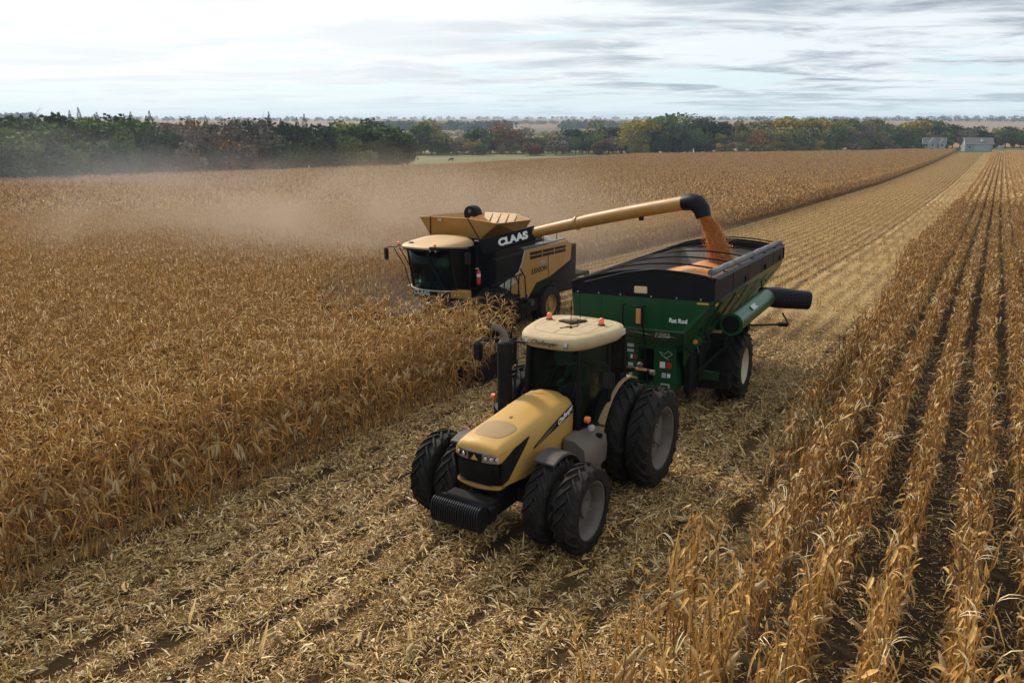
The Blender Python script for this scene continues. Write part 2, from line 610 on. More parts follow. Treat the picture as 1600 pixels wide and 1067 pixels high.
gxs = spaced([(-9000, -2000, 700), (-2000, -600, 100), (-600, -200, 25), (-200, 60, 4), (60, 600, 60), (600, 3000, 400)])
gys = spaced([(-400, -40, 60), (-40, 200, 4), (200, 520, 10), (520, 1000, 30), (1000, 3000, 100), (3000, 12000, 600)])
sheet('ground', gxs, gys, M_ground, -.07)
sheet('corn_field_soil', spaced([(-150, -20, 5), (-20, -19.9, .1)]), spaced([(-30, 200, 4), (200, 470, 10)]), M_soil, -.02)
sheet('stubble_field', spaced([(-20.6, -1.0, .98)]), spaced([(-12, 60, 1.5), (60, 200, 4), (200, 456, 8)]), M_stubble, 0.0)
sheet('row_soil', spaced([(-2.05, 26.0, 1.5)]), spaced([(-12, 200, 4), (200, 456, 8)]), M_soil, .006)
sheet('pasture', spaced([(-620, -150, 10)]), spaced([(176, 420, 8)]), M_pasture, -.03)
sheet('lawn', spaced([(-70, 30, 5)]), spaced([(457, 520, 7)]), M_lawn, -.02)
sheet('field_edge_grass', spaced([(-158, -150, 4)]), spaced([(20, 360, 8)]), M_pasture, -.01)

# ------------------------------------------------------------------ haze (thin air over the far land)


def volume_mat(name, color, dens, noise=None, aniso=0.2, fall=None):
    m = bpy.data.materials.new(name)
    m.use_nodes = True
    t = NT(m.node_tree)
    d = dens
    if noise or fall:
        tc = t.n('ShaderNodeTexCoord')
        v = tc.outputs['Object']
        ln = t.n('ShaderNodeVectorMath', {0: v}, operation='LENGTH').outputs['Value']
        fo = t.maprange(ln, .25, 1.0, 1.0, 0.0, True)
        d = t.math('MULTIPLY', fo, dens)
        if noise:
            vv = t.n('ShaderNodeMapping', {'Vector': v, 'Scale': noise[1], 'Location': noise[2]}).outputs[0]
            nz = t.maprange(t.noise(vv, noise[0], 3, .55, .8), .38, .68, 0.08, 1.0, True)
            d = t.math('MULTIPLY', d, nz)
    pv = t.n('ShaderNodeVolumePrincipled', {'Color': (*color, 1), 'Density': d, 'Anisotropy': aniso})
    t.n('ShaderNodeOutputMaterial', {'Volume': pv.outputs[0]})
    return m


HAZE = True
if HAZE:
    hb = MB().bx(-6000, 2500, -60, 6000, -26, 30)
    ho = hb.build('haze', volume_mat('haze_air', (.66, .80, 1.0), .00016))
    ho['kind'] = 'stuff'
    tag(ho, 'thin bluish haze over the far fields and trees', 'haze')


def dust(name, label, loc, size, rz, dens, nz, color=(.74, .58, .45)):
    me = MB()
    R = []
    for i in range(1, 10):
        a = math.pi * i / 10
        R.append([(math.sin(a) * math.cos(b), math.sin(a) * math.sin(b), math.cos(a)) for b in np.linspace(0, 2 * math.pi, 20, endpoint=False)])
    me.rings(R, True)
    o = me.build(name, volume_mat(name + '_air', color, dens, nz, .1, True))
    o.location = loc
    o.scale = size
    o.rotation_euler = (0, 0, rad(rz))
    tag(o, label, 'dust', kind='stuff')
    return o


dust('dust_cloud', 'pinkish dust drifting over the corn behind and left of the combine', (-27.5, 27.5, 1.3), (22, 13.5, 5.0), 24, .14, (1.6, (2.2, 1.4, .8), (0, 0, 0)))
dust('dust_cloud', 'pale dust drifting in front of the dark wood at far left', (-112, 62, 0.5), (46, 26, 8), 15, .012, (1.3, (1.6, 1.2, .6), (3, 1, 0)), (.80, .78, .80))
dust('dust_cloud', 'dust thrown up round the header and the wheels of the combine', (-17.5, 19.5, .3), (5.0, 3.4, 1.9), 0, .10, (1.5, (1.5, 1.5, .8), (7, 1, 0)), (.60, .50, .42))

# ------------------------------------------------------------------ wheels
def make_wheel(parent, x, y, R, w, rr, out=1, rim_mat=None, lugs=20, lugh=.05, dish=.12, name='wheel', steer=0.0):
    """wheel whose axle runs along x; out = +1: outer face towards +x. mesh: hub disc, children tyre and rim"""
    o = out
    hub = MB()
    dx = o * (w / 2 - dish - .03)
    hub.lathe([(0, .0), (0, rr * .93), (o * -.03, rr * .93), (o * -.03, 0)], (dx, 0, 0), 28)
    hub.lathe([(0, .0), (0, .15), (o * .09, .13), (o * .1, 0)], (dx, 0, 0), 16)
    for k in range(8):
        a = 2 * math.pi * k / 8
        hub.cyl((dx, .21 * math.cos(a), .21 * math.sin(a)), (dx + o * .04, .21 * math.cos(a), .21 * math.sin(a)), .018, n=6)
    for k in range(4):
        a = 2 * math.pi * (k + .5) / 4
        hub.box((dx + o * .02, rr * .62 * math.cos(a), rr * .62 * math.sin(a)), (.03, .16, .07), (a, 0, 0))
    h = hub.build(name, rim_mat or M_rim, parent, True)
    h.location = (x, y, R)
    h.rotation_euler = (random.uniform(0, 6), 0, steer)
    # tyre
    n = 40
    Rc = R - lugh
    prof = [(-w * .36, rr), (-w * .47, rr * 1.06), (-w * .5, rr + (Rc - rr) * .45), (-w * .48, rr + (Rc - rr) * .78), (-w * .42, Rc * .985), (-w * .22, Rc), (0, Rc * 1.003),
            (w * .22, Rc), (w * .42, Rc * .985), (w * .48, rr + (Rc - rr) * .78), (w * .5, rr + (Rc - rr) * .45), (w * .47, rr * 1.06), (w * .36, rr)]
    t = MB().lathe(prof, (0, 0, 0), n, close=True)
    for side in (-1, 1):
        for k in range(lugs):
            a0 = 2 * math.pi * (k + (.5 if side > 0 else 0)) / lugs
            st = []
            for i in range(5):
                s_ = i / 4
                px = side * (-.03 * w + s_ * .53 * w)
                ang = a0 + s_ * (.72 * w / R)
                rad0 = Rc * (1.0 if s_ < .7 else .985 if s_ < .9 else .90)
                hh = lugh if s_ < .9 else lugh * 1.1
                th = (.030 + .012 * s_) / R
                st.append((px, ang, rad0 - .01, rad0 + hh, th))
            rings = []
            for px, ang, r0, r1, th in st:
                rings.append([(px, r0 * math.cos(ang - th), r0 * math.sin(ang - th)), (px, r1 * math.cos(ang - th * .7), r1 * math.sin(ang - th * .7)),
                              (px, r1 * math.cos(ang + th * .7), r1 * math.sin(ang + th * .7)), (px, r0 * math.cos(ang + th), r0 * math.sin(ang + th))])
            t.rings(rings, True)
    t.build('tyre', M_rubber, h, True, auto=30)
    # rim: outer channel with steps
    r = MB()
    r.lathe([(o * w * .40, rr * 1.045), (o * w * .43, rr * 1.03), (o * w * .42, rr * .985), (o * w * .30, rr * .955), (o * w * .26, rr * .92), (o * (w * .1), rr * .90),
             (o * (w / 2 - dish - .03), rr * .86), (-o * w * .3, rr * .88), (-o * w * .42, rr * 1.03)], (0, 0, 0), 36, close=True)
    r.build('rim', rim_mat or M_rim, h, True, auto=50)
    return h


def lamp(parent, c, r, n=(0, -1, 0), name='headlight', ring=None, sx=1.0):
    """round lamp: metal housing with a lens as sub-part"""
    c = Vector(c)
    nn = Vector(n).normalized()
    b = MB().tube([c - nn * .05, c + nn * .004, c + nn * .012], r, 16, True, rs=[r * .8, r * 1.08, r * 1.0])
    h = b.build(name, ring or M_plast, parent, True)
    l = MB().tube([c + nn * .010, c + nn * .020, c + nn * .026], r, 14, True, rs=[r * .84, r * .74, r * .3])
    l.build('lens', M_lens, h, True)
    return h


def beacon(parent, c, s=1.0):
    b = MB().lathe([(0, 0), (0, .075 * s), (.035 * s, .07 * s), (.045 * s, .05 * s), (.05 * s, 0)], c, 14, 'z')
    o = b.build('beacon', M_plast, parent, True)
    d = MB().lathe([(.045 * s, .056 * s), (.11 * s, .054 * s), (.145 * s, .04 * s), (.16 * s, .015 * s), (.161 * s, 0)], c, 14, 'z')
    d.build('beacon_lens', M_orange, o, True)
    return o


def mirror(parent, pts, c, d, rot=(0, 0, 0)):
    a = MB().tube(pts, .016, 6)
    o = a.build('mirror', M_black, parent, True)
    MB().box(c, d, rot).build('mirror_housing', M_plast, o, bevel=.03, seg=2)
    g = Euler(rot).to_matrix() @ Vector((0, d[1] / 2 + .003, 0))
    MB().box((c[0] + g.x, c[1] + g.y, c[2] + g.z), (d[0] * .8, .004, d[2] * .85), rot).build('mirror_glass', M_mirror, o)
    return o


def superloop(w0, w1, y0, y1, z, n=40, e=3.2):
    """closed outline in plan; w0 half width at y0 (front), w1 at the back"""
    out = []
    for k in range(n):
        t = 2 * math.pi * k / n
        c, s = math.cos(t), math.sin(t)
        yy = math.copysign(abs(s) ** (2 / e), s)
        xx = math.copysign(abs(c) ** (2 / e), c)
        y = (y0 + y1) / 2 + (y1 - y0) / 2 * yy
        f = (yy + 1) / 2
        w = w0 + (w1 - w0) * min(1, f * 1.6)
        out.append((xx * w, y, z))
    return out


# ------------------------------------------------------------------ people (seated drivers)
def seated_person(label, loc, rot, shirt, trousers, cap):
    """one continuous body grown from a skeleton; origin at the seat (hips), facing -y"""
    V = [(0, 0, .10), (0, .03, .30), (0, .02, .48), (0, 0, .58), (0, -.02, .66)]       # pelvis, belly, chest, neck, head base
    Rr = [.15, .14, .15, .06, .055]
    E = [(0, 1), (1, 2), (2, 3), (3, 4)]

    def chain(start, pts):
        p = start
        for c, r in pts:
            V.append(c)
            Rr.append(r)
            E.append((p, len(V) - 1))
            p = len(V) - 1
        return p
    hands = []
    for s in (-1, 1):
        chain(0, [((s * .10, -.08, .09), .095), ((s * .14, -.42, .12), .07), ((s * .14, -.50, -.10), .055), ((s * .14, -.56, -.32), .042), ((s * .14, -.68, -.36), .035)])
        h = chain(2, [((s * .19, .0, .50), .062), ((s * .25, -.10, .26), .048), ((s * .20, -.34, .26), .036), ((s * .17, -.42, .30), .03)])
        hands.append((s * .17, -.42, .30))
    me = bpy.data.meshes.new('person')
    me.from_pydata(V, E, [])
    o = bpy.data.objects.new('person', me)
    COL.objects.link(o)
    sk = o.modifiers.new('skin', 'SKIN')
    sk.use_smooth_shade = True
    me.skin_vertices.new() if not me.skin_vertices else None
    for i, r in enumerate(Rr):
        sv = me.skin_vertices[0].data[i]
        sv.radius = (r, r * (.75 if i in (1, 2) else 1))
        sv.use_root = (i == 0)
    ss = o.modifiers.new('sub', 'SUBSURF')
    ss.levels = ss.render_levels = 2
    dg = bpy.context.evaluated_depsgraph_get()
    m2 = bpy.data.meshes.new_from_object(o.evaluated_get(dg))
    o.modifiers.clear()
    o.data = m2
    m2.materials.clear()
    for m in (shirt, trousers, M_skin):
        m2.materials.append(m)
    for p in m2.polygons:
        c = p.center
        p.use_smooth = True
        p.material_index = 1 if (c.z < .17) else (2 if (c.z > .57 or (c.y < -.30 and c.z > .17)) else 0)
    # head with face, ears; hands with five fingers, joined to the body mesh
    hm = MB()
    rings = []
    for i in range(11):
        t = i / 10
        z = .62 + .25 * t
        r = math.sin(math.pi * min(.97, .13 + .87 * t)) ** .55
        ring = []
        for k in range(16):
            a = 2 * math.pi * k / 16
            x = .075 * r * math.cos(a)
            y = -.02 + .095 * r * math.sin(a)
            if math.sin(a) < -.6 and .15 < t < .3:
                y -= .006
            if k == 12 and .38 < t < .56:
                y -= .024
            if k in (11, 13) and .5 < t < .62:
                y += .008
            ring.append((x, y, z))
        rings.append(ring)
    hm.rings(rings)
    for s in (-1, 1):
        hm.box((s * .078, -.01, .745), (.012, .035, .055))
        hx, hy, hz = s * .17, -.42, .30
        hm.box((hx, hy - .035, hz + .01), (.075, .08, .03))
        for k in range(4):
            x = hx - .030 + .020 * k
            L = (.055, .062, .058, .045)[k]
            hm.tube([(x, hy - .07, hz + .02), (x, hy - .07 - L * .5, hz + .015), (x, hy - .06 - L * .55, hz - .03), (x, hy - .045, hz - .045)], .009, 6)
        hm.tube([(hx - s * .035, hy - .02, hz + .01), (hx - s * .06, hy - .05, hz + .005), (hx - s * .045, hy - .08, hz - .02)], .011, 6)
    hd = hm.build('head', M_skin, o, True)
    eyes = MB()
    for s in (-1, 1):
        eyes.lathe([(-.006, 0), (-.004, .007), (0, .009)], (s * .03, -.112, .755), 8, 'y')
    eyes.box((0, -.112, .682), (.045, .006, .007))
    eyes.build('face', M_hair, hd)
    cp = MB()
    cp.lathe([(.0, .088), (.05, .084), (.08, .06), (.092, 0)], (0, -.015, .80), 16, 'z')
    cp.box((0, -.125, .805), (.12, .09, .012))
    cp.build('cap', cap, o, True)
    o.location = loc
    o.rotation_euler = rot
    tag(o, label, 'person')
    return o


# ------------------------------------------------------------------ TRACTOR
TL, TRt = (-6.27, 12.38, .02), (-.039, -.025, .027)
T = thing('tractor', 'yellow articulated-looking row tractor with dual tyres and cream cab roof pulling the cart', 'tractor', TL, TRt)
T['label'] = 'yellow tractor with dual tyres all round and cream cab roof, pulling the green cart'
TM4 = Matrix.Translation(TL) @ Euler(TRt).to_matrix().to_4x4()

for sx in (-1, 1):
    make_wheel(T, sx * 1.47, 0, .986, .46, .60, sx, M_rim, 22, .055, .20)
    make_wheel(T, sx * .93, 0, .986, .46, .60, sx, M_rim, 22, .055, .10)
    make_wheel(T, sx * 1.42, -3.01, .747, .40, .475, sx, M_rim, 20, .045, .20, steer=0)
    make_wheel(T, sx * .86, -3.01, .747, .40, .475, sx, M_rim, 20, .045, .10)

ch = MB()
ch.bx(-.27, .27, -3.75, .45, .62, 1.12)
ch.bx(-.36, .36, -1.6, .5, .75, 1.35)
ch.cyl((-1.5, 0, .986), (1.5, 0, .986), .13, n=14)
ch.cyl((-.62, 0, .986), (.62, 0, .986), .26, n=16)
ch.cyl((-1.45, -3.01, .747), (1.45, -3.01, .747), .09, n=12)
ch.box((0, -3.01, .74), (1.15, .28, .24))
ch.bx(-.24, .24, -4.02, -3.7, .62, 1.0)
ch.bx(-.1, .1, .4, 1.3, .5, .62)
ch.bx(-.9, .9, .45, .62, .8, .95)
ch.build('chassis', M_blackd, T, bevel=.02)

# hood: loft
def hood_ring(y, hw, zt, zb, crown=.07, rr=.16, drop=0.0):
    pts = []
    # from right bottom up over the top to left bottom
    pts.append((hw * .98, y, zb))
    pts.append((hw * 1.0, y, zb + (zt - zb) * .35))
    pts.append((hw * .985, y, zb + (zt - zb) * .62))
    for a in (0, 22, 45, 68, 90):
        A = rad(a)
        pts.append((hw * .96 - rr + rr * math.cos(A), y, zt - rr - crown * .6 + rr * math.sin(A)))
    pts.append((hw * .30, y, zt - .008))
    pts.append((0, y, zt))
    return pts + [(-p[0], p[1], p[2]) for p in pts[-2::-1]]


hs = [(-3.95, .385, 1.80, 1.66, .02, .05), (-3.93, .42, 1.86, 1.64, .03, .08), (-3.86, .44, 1.905, 1.62, .04, .11), (-3.70, .455, 1.945, 1.56, .05, .13), (-3.30, .465, 1.99, 1.46, .06, .15), (-2.80, .475, 2.04, 1.40, .07, .17),
      (-2.30, .49, 2.09, 1.36, .08, .18), (-1.90, .50, 2.125, 1.34, .09, .19), (-1.62, .50, 2.14, 1.34, .10, .2), (-1.50, .47, 2.10, 1.36, .10, .2)]
m = MB()
m.rings([hood_ring(*h) for h in hs], caps=True, closed=False)
hood = m.build('hood', M_hood, T, True, auto=45)
# darker mesh screen let into the hood top
sc = superloop(.27, .33, -3.72, -3.12, 0, 28, 3.6)
def hood_z(x, y):
    """height of the hood skin above (x, y)"""
    for k in range(len(hs) - 1):
        if hs[k][0] <= y <= hs[k + 1][0]:
            f = (y - hs[k][0]) / (hs[k + 1][0] - hs[k][0])
            z = []
            for h_ in (hs[k], hs[k + 1]):
                pr = sorted((p[0], p[2]) for p in hood_ring(*h_) if p[2] > h_[3] + .1)
                z.append(np.interp(x, [q_[0] for q_ in pr], [q_[1] for q_ in pr]))
            return z[0] * (1 - f) + z[1] * f
    return 2.0


m = MB()
rgs = []
for g_ in (1.0, .96, .8, .5, .15):
    rgs.append([(p[0] * g_, -3.42 + (p[1] + 3.42) * g_, float(hood_z(p[0] * g_, -3.42 + (p[1] + 3.42) * g_)) + (.0 if g_ == 1 else .007)) for p in sc])
m.rings(rgs, True)
m.build('hood_screen', M_tan, T, True)
# seam and badge on the hood
MB().box((.02, -2.95, 2.03), (.03, .06, .02)).build('hood_ornament', M_chrome, T)
# lower side panels, dusty
for sx in (-1, 1):
    m = MB()
    m.plate([(sx * .455, -3.72, 1.60), (sx * .47, -2.6, 1.42), (sx * .49, -1.6, 1.36), (sx * .47, -1.6, 1.18), (sx * .45, -2.3, 1.16), (sx * .44, -3.2, 1.12), (sx * .44, -3.82, 1.22)], (-sx, 0, 0), .03)
    m.build('side_panel', M_hood, T)
    # black swoosh with lettering near the rear of the hood
    m = MB()
    m.plate([(sx * .497, -1.62, 1.94), (sx * .497, -2.05, 1.86), (sx * .490, -2.45, 1.76), (sx * .484, -2.95, 1.60), (sx * .484, -2.98, 1.57), (sx * .492, -2.3, 1.68), (sx * .50, -1.62, 1.80)], (sx, 0, 0), .012)
    st = m.build('side_stripe', M_black, T)
    MB().plate([(sx * .50, -2.20, 1.79), (sx * .496, -2.5, 1.73), (sx * .49, -2.92, 1.60), (sx * .497, -2.45, 1.69)], (sx, 0, 0), .016).build('chrome_flash', M_chrome, st)
    text('side_lettering', 'Challenger', M_white, st, (sx * .516, -1.92, 1.835), frame_rot((0, sx, .28), (sx, 0, 0)), .13, .003, .35, .002)
    # grey headlamp-side band
    m = MB()
    m.plate([(sx * .452, -3.94, 1.64), (sx * .463, -3.55, 1.78), (sx * .470, -3.1, 1.84), (sx * .470, -3.2, 1.74), (sx * .458, -3.75, 1.30), (sx * .43, -3.90, 1.25)], (sx, 0, 0), .010)
    m.build('side_grille', M_blackd, T)
# nose: grille, headlight strip, bumper lip
g = MB()
gr = []
for z, w_, y_ in ((1.20, .39, -3.93), (1.35, .41, -3.97), (1.50, .415, -3.99), (1.62, .41, -3.98)):
    gr.append([(w_ * math.sin(a) * 1.0, y_ + .10 * (1 - math.cos(a * .9)), z) for a in np.linspace(-1.35, 1.35, 11)] + [(w_ * .95, -3.5, z), (-w_ * .95, -3.5, z)])
g.rings(gr)
grl = g.build('grille', M_black, T, True)
for k in range(8):
    MB().box((0, -3.985, 1.25 + .045 * k), (.60, .008, .012)).build('grille_bar', M_plast, grl)
hl = MB()
hr = []
for z, w_ in ((1.625, .425), (1.70, .43), (1.775, .425)):
    hr.append([(w_ * math.sin(a), -4.00 + .12 * (1 - math.cos(a)), z) for a in np.linspace(-1.3, 1.3, 13)] + [(w_ * .9, -3.6, z), (-w_ * .9, -3.6, z)])
hl.rings(hr)
strip = hl.build('headlight_strip', M_chrome, T, True)
MB().box((0, -4.008, 1.70), (.24, .03, .13)).build('badge_plate', M_black, strip)
b = MB()
b.plate([(-.07, -4.026, 1.655), (.07, -4.026, 1.655), (.03, -4.026, 1.70), (0, -4.026, 1.75), (-.03, -4.026, 1.70)], (0, -1, 0), .006)
b.build('badge', M_hood, strip)
for x in (-.33, -.22, .19, .285, .37):
    a = math.asin(min(.99, abs(x) / .43)) * (1 if x > 0 else -1)
    nx, ny = math.sin(a) * .8, -math.cos(a)
    yy = -4.00 + .12 * (1 - math.cos(a))
    lamp(T, (x, yy, 1.70), .042, (nx, ny, 0), ring=M_black)
lip = MB()
lr = []
for z, w_, y_ in ((1.13, .40, -3.96), (1.17, .425, -4.01), (1.21, .42, -4.01)):
    lr.append([(w_ * math.sin(a), y_ + .12 * (1 - math.cos(a)), z + .02 * abs(math.sin(a))) for a in np.linspace(-1.4, 1.4, 13)] + [(w_, -3.5, z + .03), (-w_, -3.5, z + .03)])
lip.rings(lr)
lipo = lip.build('bumper_lip', M_cat, T, True)

# suitcase weights on the front bracket
br = MB().bx(-.42, .42, -4.25, -4.0, .72, 1.08).bx(-.5, .5, -4.3, -4.18, .95, 1.05)
br.build('weight_bracket', M_blackd, T, bevel=.02)
wp = []
for a in range(0, 360, 20):
    A = rad(a)
    wp.append((math.copysign(abs(math.cos(A)) ** .75, math.cos(A)) * .17, math.copysign(abs(math.sin(A)) ** .75, math.sin(A)) * .215))
for k in range(21):
    x = -.47 + k * .043
    m = MB()
    m.plate([(x, -4.42 + p[0], .90 + p[1]) for p in wp], (1, 0, 0), .028)
    m.bx(x + .006, x + .022, -4.47, -4.37, 1.105, 1.13)
    m.build('suitcase_weight', M_plast, T, bevel=.008)
# front fenders
for sx in (-1, 1):
    m = MB()
    top, bot = [], []
    rings = []
    for a in np.linspace(20, 112, 9):
        A = rad(a)
        r = .83
        c = (-3.01 + 0, .747)
        y = c[0] + .05 + r * math.cos(A)
        z = c[1] + r * math.sin(A)
        th = .02
        rings.append([(sx * .66, y, z), (sx * 1.02, y, z - .01), (sx * 1.03, y * 1.0, z - .05), (sx * .66, y, z - .03)])
    m.rings(rings)
    m.build('front_fender', M_fendg, T, True, auto=60)
# rear fenders
for sx in (-1, 1):
    m = MB()
    rings = []
    for a in np.linspace(196, 62, 15):
        A = rad(a)
        r = 1.12
        y = r * math.cos(A)
        z = .986 + r * math.sin(A)
        rings.append([(sx * .64, y, z), (sx * .88, y, z - .015), (sx * .885, y + .0, z - .05), (sx * .64, y, z - .035)])
    m.rings(rings)
    m.build('rear_fender', M_tan, T, True, auto=60)
    MB().bx(sx * .60, sx * .64, -1.0, .7, 1.0, 1.7).build('inner_fender', M_blackd, T)
# rear hitch console on the left fender (lamps, hoses)
m = MB().box((.95, .42, 2.16), (.62, .10, .06)).box((.72, .42, 2.14), (.2, .16, .1))
mo = m.build('rear_lamp_bar', M_blackd, T, bevel=.01)
MB().lathe([(-.05, 0), (-.04, .05), (.02, .06), (.06, .03), (.07, 0)], (.98, .40, 2.26), 12, 'z').build('work_lamp', M_fendg, mo, True)
MB().lathe([(-.05, 0), (-.04, .05), (.05, .055), (.06, 0)], (1.25, .36, 2.16), 12, 'x').build('work_lamp', M_tank, mo, True)
MB().box((1.02, .36, 2.19), (.22, .04, .04)).build('amber_marker', M_amber, mo)
# fuel tank / step box
m = MB()
tr_ = []
for y, k in ((-1.98, .86), (-1.90, 1.0), (-1.5, 1.0), (-1.12, .98), (-1.04, .86)):
    tr_.append([(.52, y, .72 + .05 * (1 - k)), (.80, y, .66 + .05), (.98 * (k * .3 + .7), y, .80), (1.0 * (k * .3 + .7), y, 1.10), (.93, y, 1.30 * (k * .15 + .85)), (.74, y, 1.42 * (k * .12 + .88)), (.52, y, 1.43 * (k * .1 + .9))])
m.rings(tr_)
tk = m.build('fuel_tank', M_tank, T, True, auto=50)
MB().lathe([(0, .07), (.05, .07), (.06, 0)], (.90, -1.30, 1.30), 12, 'z').build('tank_cap', M_blackd, tk, True)
MB().bx(.55, .97, -1.52, -1.49, .72, 1.2).build('tank_strap', M_blackd, tk)
# steps
m = MB()
for z in (.62, .92):
    m.bx(1.0, 1.22, -1.02, -.72, z, z + .03)
for y in (-1.03, -.70):
    m.tube([(1.05, y, 1.35), (1.10, y, .95), (1.12, y, .58)], .012, 5)
m.build('steps', M_blackd, T)

# cab: floor, pillars, glass, roof
PB = [(-.56, -1.50), (.56, -1.50), (.84, -.72), (.84, .02), (-.84, .02), (-.84, -.72)]
zb, zt = 1.36, 2.98
cabf = MB()
cabf.plate([(p[0] * .98, p[1] * .98, 1.30) for p in PB], (0, 0, 1), .07)
cabf.plate([(-.5, -1.44, 1.3), (.5, -1.44, 1.3), (.5, -1.44, 1.98), (-.5, -1.44, 1.98)], (0, 1, 0), .03)
cabf.bx(-.82, .82, -.02, .03, 1.3, 2.12).bx(.70, .83, -.22, .02, 1.3, 2.2).bx(-.83, -.70, -.22, .02, 1.3, 2.2).bx(-.85, -.80, -.75, .0, 1.3, 2.25)
cab = cabf.build('cab_floor', M_black, T)
def lean(p, z):
    f = (z - zb) / (zt - zb)
    return (p[0] * (1 - .07 * f), p[1] + (.0 if p[1] > -1 else .10 * f), z)
for i, p in enumerate(PB):
    r = .055 if i in (0, 1) else .04
    MB().tube([lean(p, zb - .03), lean(p, zt)], r, 8).build('cab_pillar', M_black, T, True)
def pane(i, j, z0, z1, name='cab_window', split=False):
    a, b = PB[i], PB[j]
    q = [lean(a, z0), lean(b, z0), lean(b, z1), lean(a, z1)]
    c = Vector(((a[0] + b[0]) / 2, (a[1] + b[1]) / 2 + .7, 0))
    MB().plate(q, c, .006).build(name, M_glass, T)
pane(0, 1, 1.75, zt, 'windscreen')
pane(1, 2, zb, zt, 'door_window')
pane(2, 3, zb, zt)
pane(3, 4, 1.7, zt, 'rear_window')
pane(4, 5, zb, zt)
pane(5, 0, zb, zt, 'door_window')
# door frame rail, handle
MB().tube([(.86, -.72, 1.44), (.60, -1.44, 1.44)], .02, 6).build('door_rail', M_black, T, True)
MB().tube([(.62, -1.58, 1.5), (.66, -1.60, 1.9), (.60, -1.56, 2.35)], .014, 6).build('grab_rail', M_black, T, True)
MB().tube([(-.62, -1.60, 1.5), (-.70, -1.66, 2.0), (-.66, -1.62, 2.62), (-.58, -1.50, 2.66)], .014, 6).build('grab_rail', M_black, T, True)
MB().tube([(-.3, -1.515, 1.95), (-.05, -1.50, 2.2), (.10, -1.485, 2.55)], .010, 5).build('wiper', M_black, T, True)
# roof
rings = []
for z, g0, g1 in ((2.93, .80, .93), (2.97, .95, .97), (3.03, 1.0, 1.0), (3.09, 1.0, 1.0), (3.135, .965, .975), (3.16, .90, .92), (3.172, .80, .84)):
    lp = superloop(.66, .90, -1.76, .20, z, 44, 3.6)
    cy = -.78
    rings.append([(p[0] * g1, cy + (p[1] - cy) * g1, z + (.012 if z > 3.12 else 0) * (p[1] + 1.7) * .5) for p in lp])
# close the top with a slight crown
rings.append([(p[0] * .4, -.78 + (p[1] + .78) * .4, 3.192) for p in rings[-1]])
roof = MB().rings(rings).build('cab_roof', M_roof, T, True, auto=50)
for k, x in enumerate((-.54, -.27, 0.0, .27, .54)):
    y0 = -1.42 if abs(x) < .5 else -1.25
    MB().tube([(x * .9, y0, 3.176 - abs(x) * .02), (x, -.8, 3.192 - abs(x) * .024), (x, -.05, 3.186 - abs(x) * .02)], .012, 5).build('roof_groove', M_roofline, roof, True)
lp = superloop(.50, .70, -1.46, -.02, 0, 36, 3.8)
MB().tube([(p[0], p[1], 3.176 + .006 * (p[1] + 1.5) - .008 * abs(p[0])) for p in lp] + [(lp[0][0], lp[0][1], 3.174)], .010, 5).build('roof_groove', M_roofline, roof, True)
text('roof_lettering', 'Challenger', M_dkprint, roof, (-.03, -1.765, 3.05), frame_rot((1, 0, 0), (0, -1, .12)), .125, .004, .45, .0)
for x in (-.42, .38):
    nn = Vector((x * .4, -1, .1)).normalized()
    lamp(roof, (x, -1.735 + abs(x) * .09, 3.05), .056, nn, 'roof_lamp', M_plast)
MB().box((.868, -.30, 3.06), (.03, .24, .10)).build('number_plate', M_whited, roof)
beacon(T, (-.60, -.50, 3.165), 1.0)
beacon(T, (.50, -.46, 3.17), 1.0)
m = MB().plate([(-.34, -.62, 3.19), (.02, -.74, 3.192), (.16, -.34, 3.195), (-.20, -.30, 3.193)], (0, 0, 1), .03)
rx = m.build('roof_receiver_plate', M_blackd, T, bevel=.01)
MB().lathe([(0, .13), (.04, .13), (.07, .09), (.075, 0)], (-.12, -.50, 3.22), 18, 'z').build('receiver_dome', M_roof, rx, True)
MB().tube([(.05, -.45, 3.27), (.02, -.46, 3.9)], .008, 5).build('antenna', M_black, T)
m = MB().tube([(.13, -1.0, 3.24), (.13, -1.0, 3.72)], .007, 5)
m.lathe([(0, .03), (.05, .012), (.05, 0)], (.13, -1.0, 3.185), 8, 'z')
m.build('antenna', M_black, T)
MB().tube([(.10, -.6, 3.22), (.17, -.85, 3.205), (.05, -.98, 3.20), (-.05, -1.1, 3.195)], .010, 5).build('cable', M_black, T)
# exhaust
m = MB()
m.lathe([(1.55, .07), (1.60, .135), (2.92, .145), (2.98, .13), (3.0, .08)], (-.80, -1.84, 0), 18, 'z')
ex = m.build('exhaust', M_blackd, T, True)
MB().tube([(-.80, -1.84, 2.97), (-.80, -1.84, 3.12), (-.88, -1.86, 3.22), (-1.02, -1.90, 3.27)], .062, 12, rs=[.085, .065, .06, .07]).build('exhaust_tip', M_tank, ex, True)
MB().box((-.5, -1.8, 1.65), (.55, .16, .16)).build('exhaust_elbow', M_blackd, ex)
# mirrors
mirror(T, [(-.55, -1.42, 2.90), (-1.0, -1.50, 2.93), (-1.50, -1.50, 2.90), (-1.62, -1.50, 2.80)], (-1.63, -1.5, 2.62), (.20, .09, .36), (0, 0, -.15))
mirror(T, [(.58, -1.40, 2.72), (.95, -1.36, 2.74), (1.06, -1.34, 2.66), (1.07, -1.34, 2.55)], (1.08, -1.34, 2.42), (.21, .09, .30), (0, 0, .15))
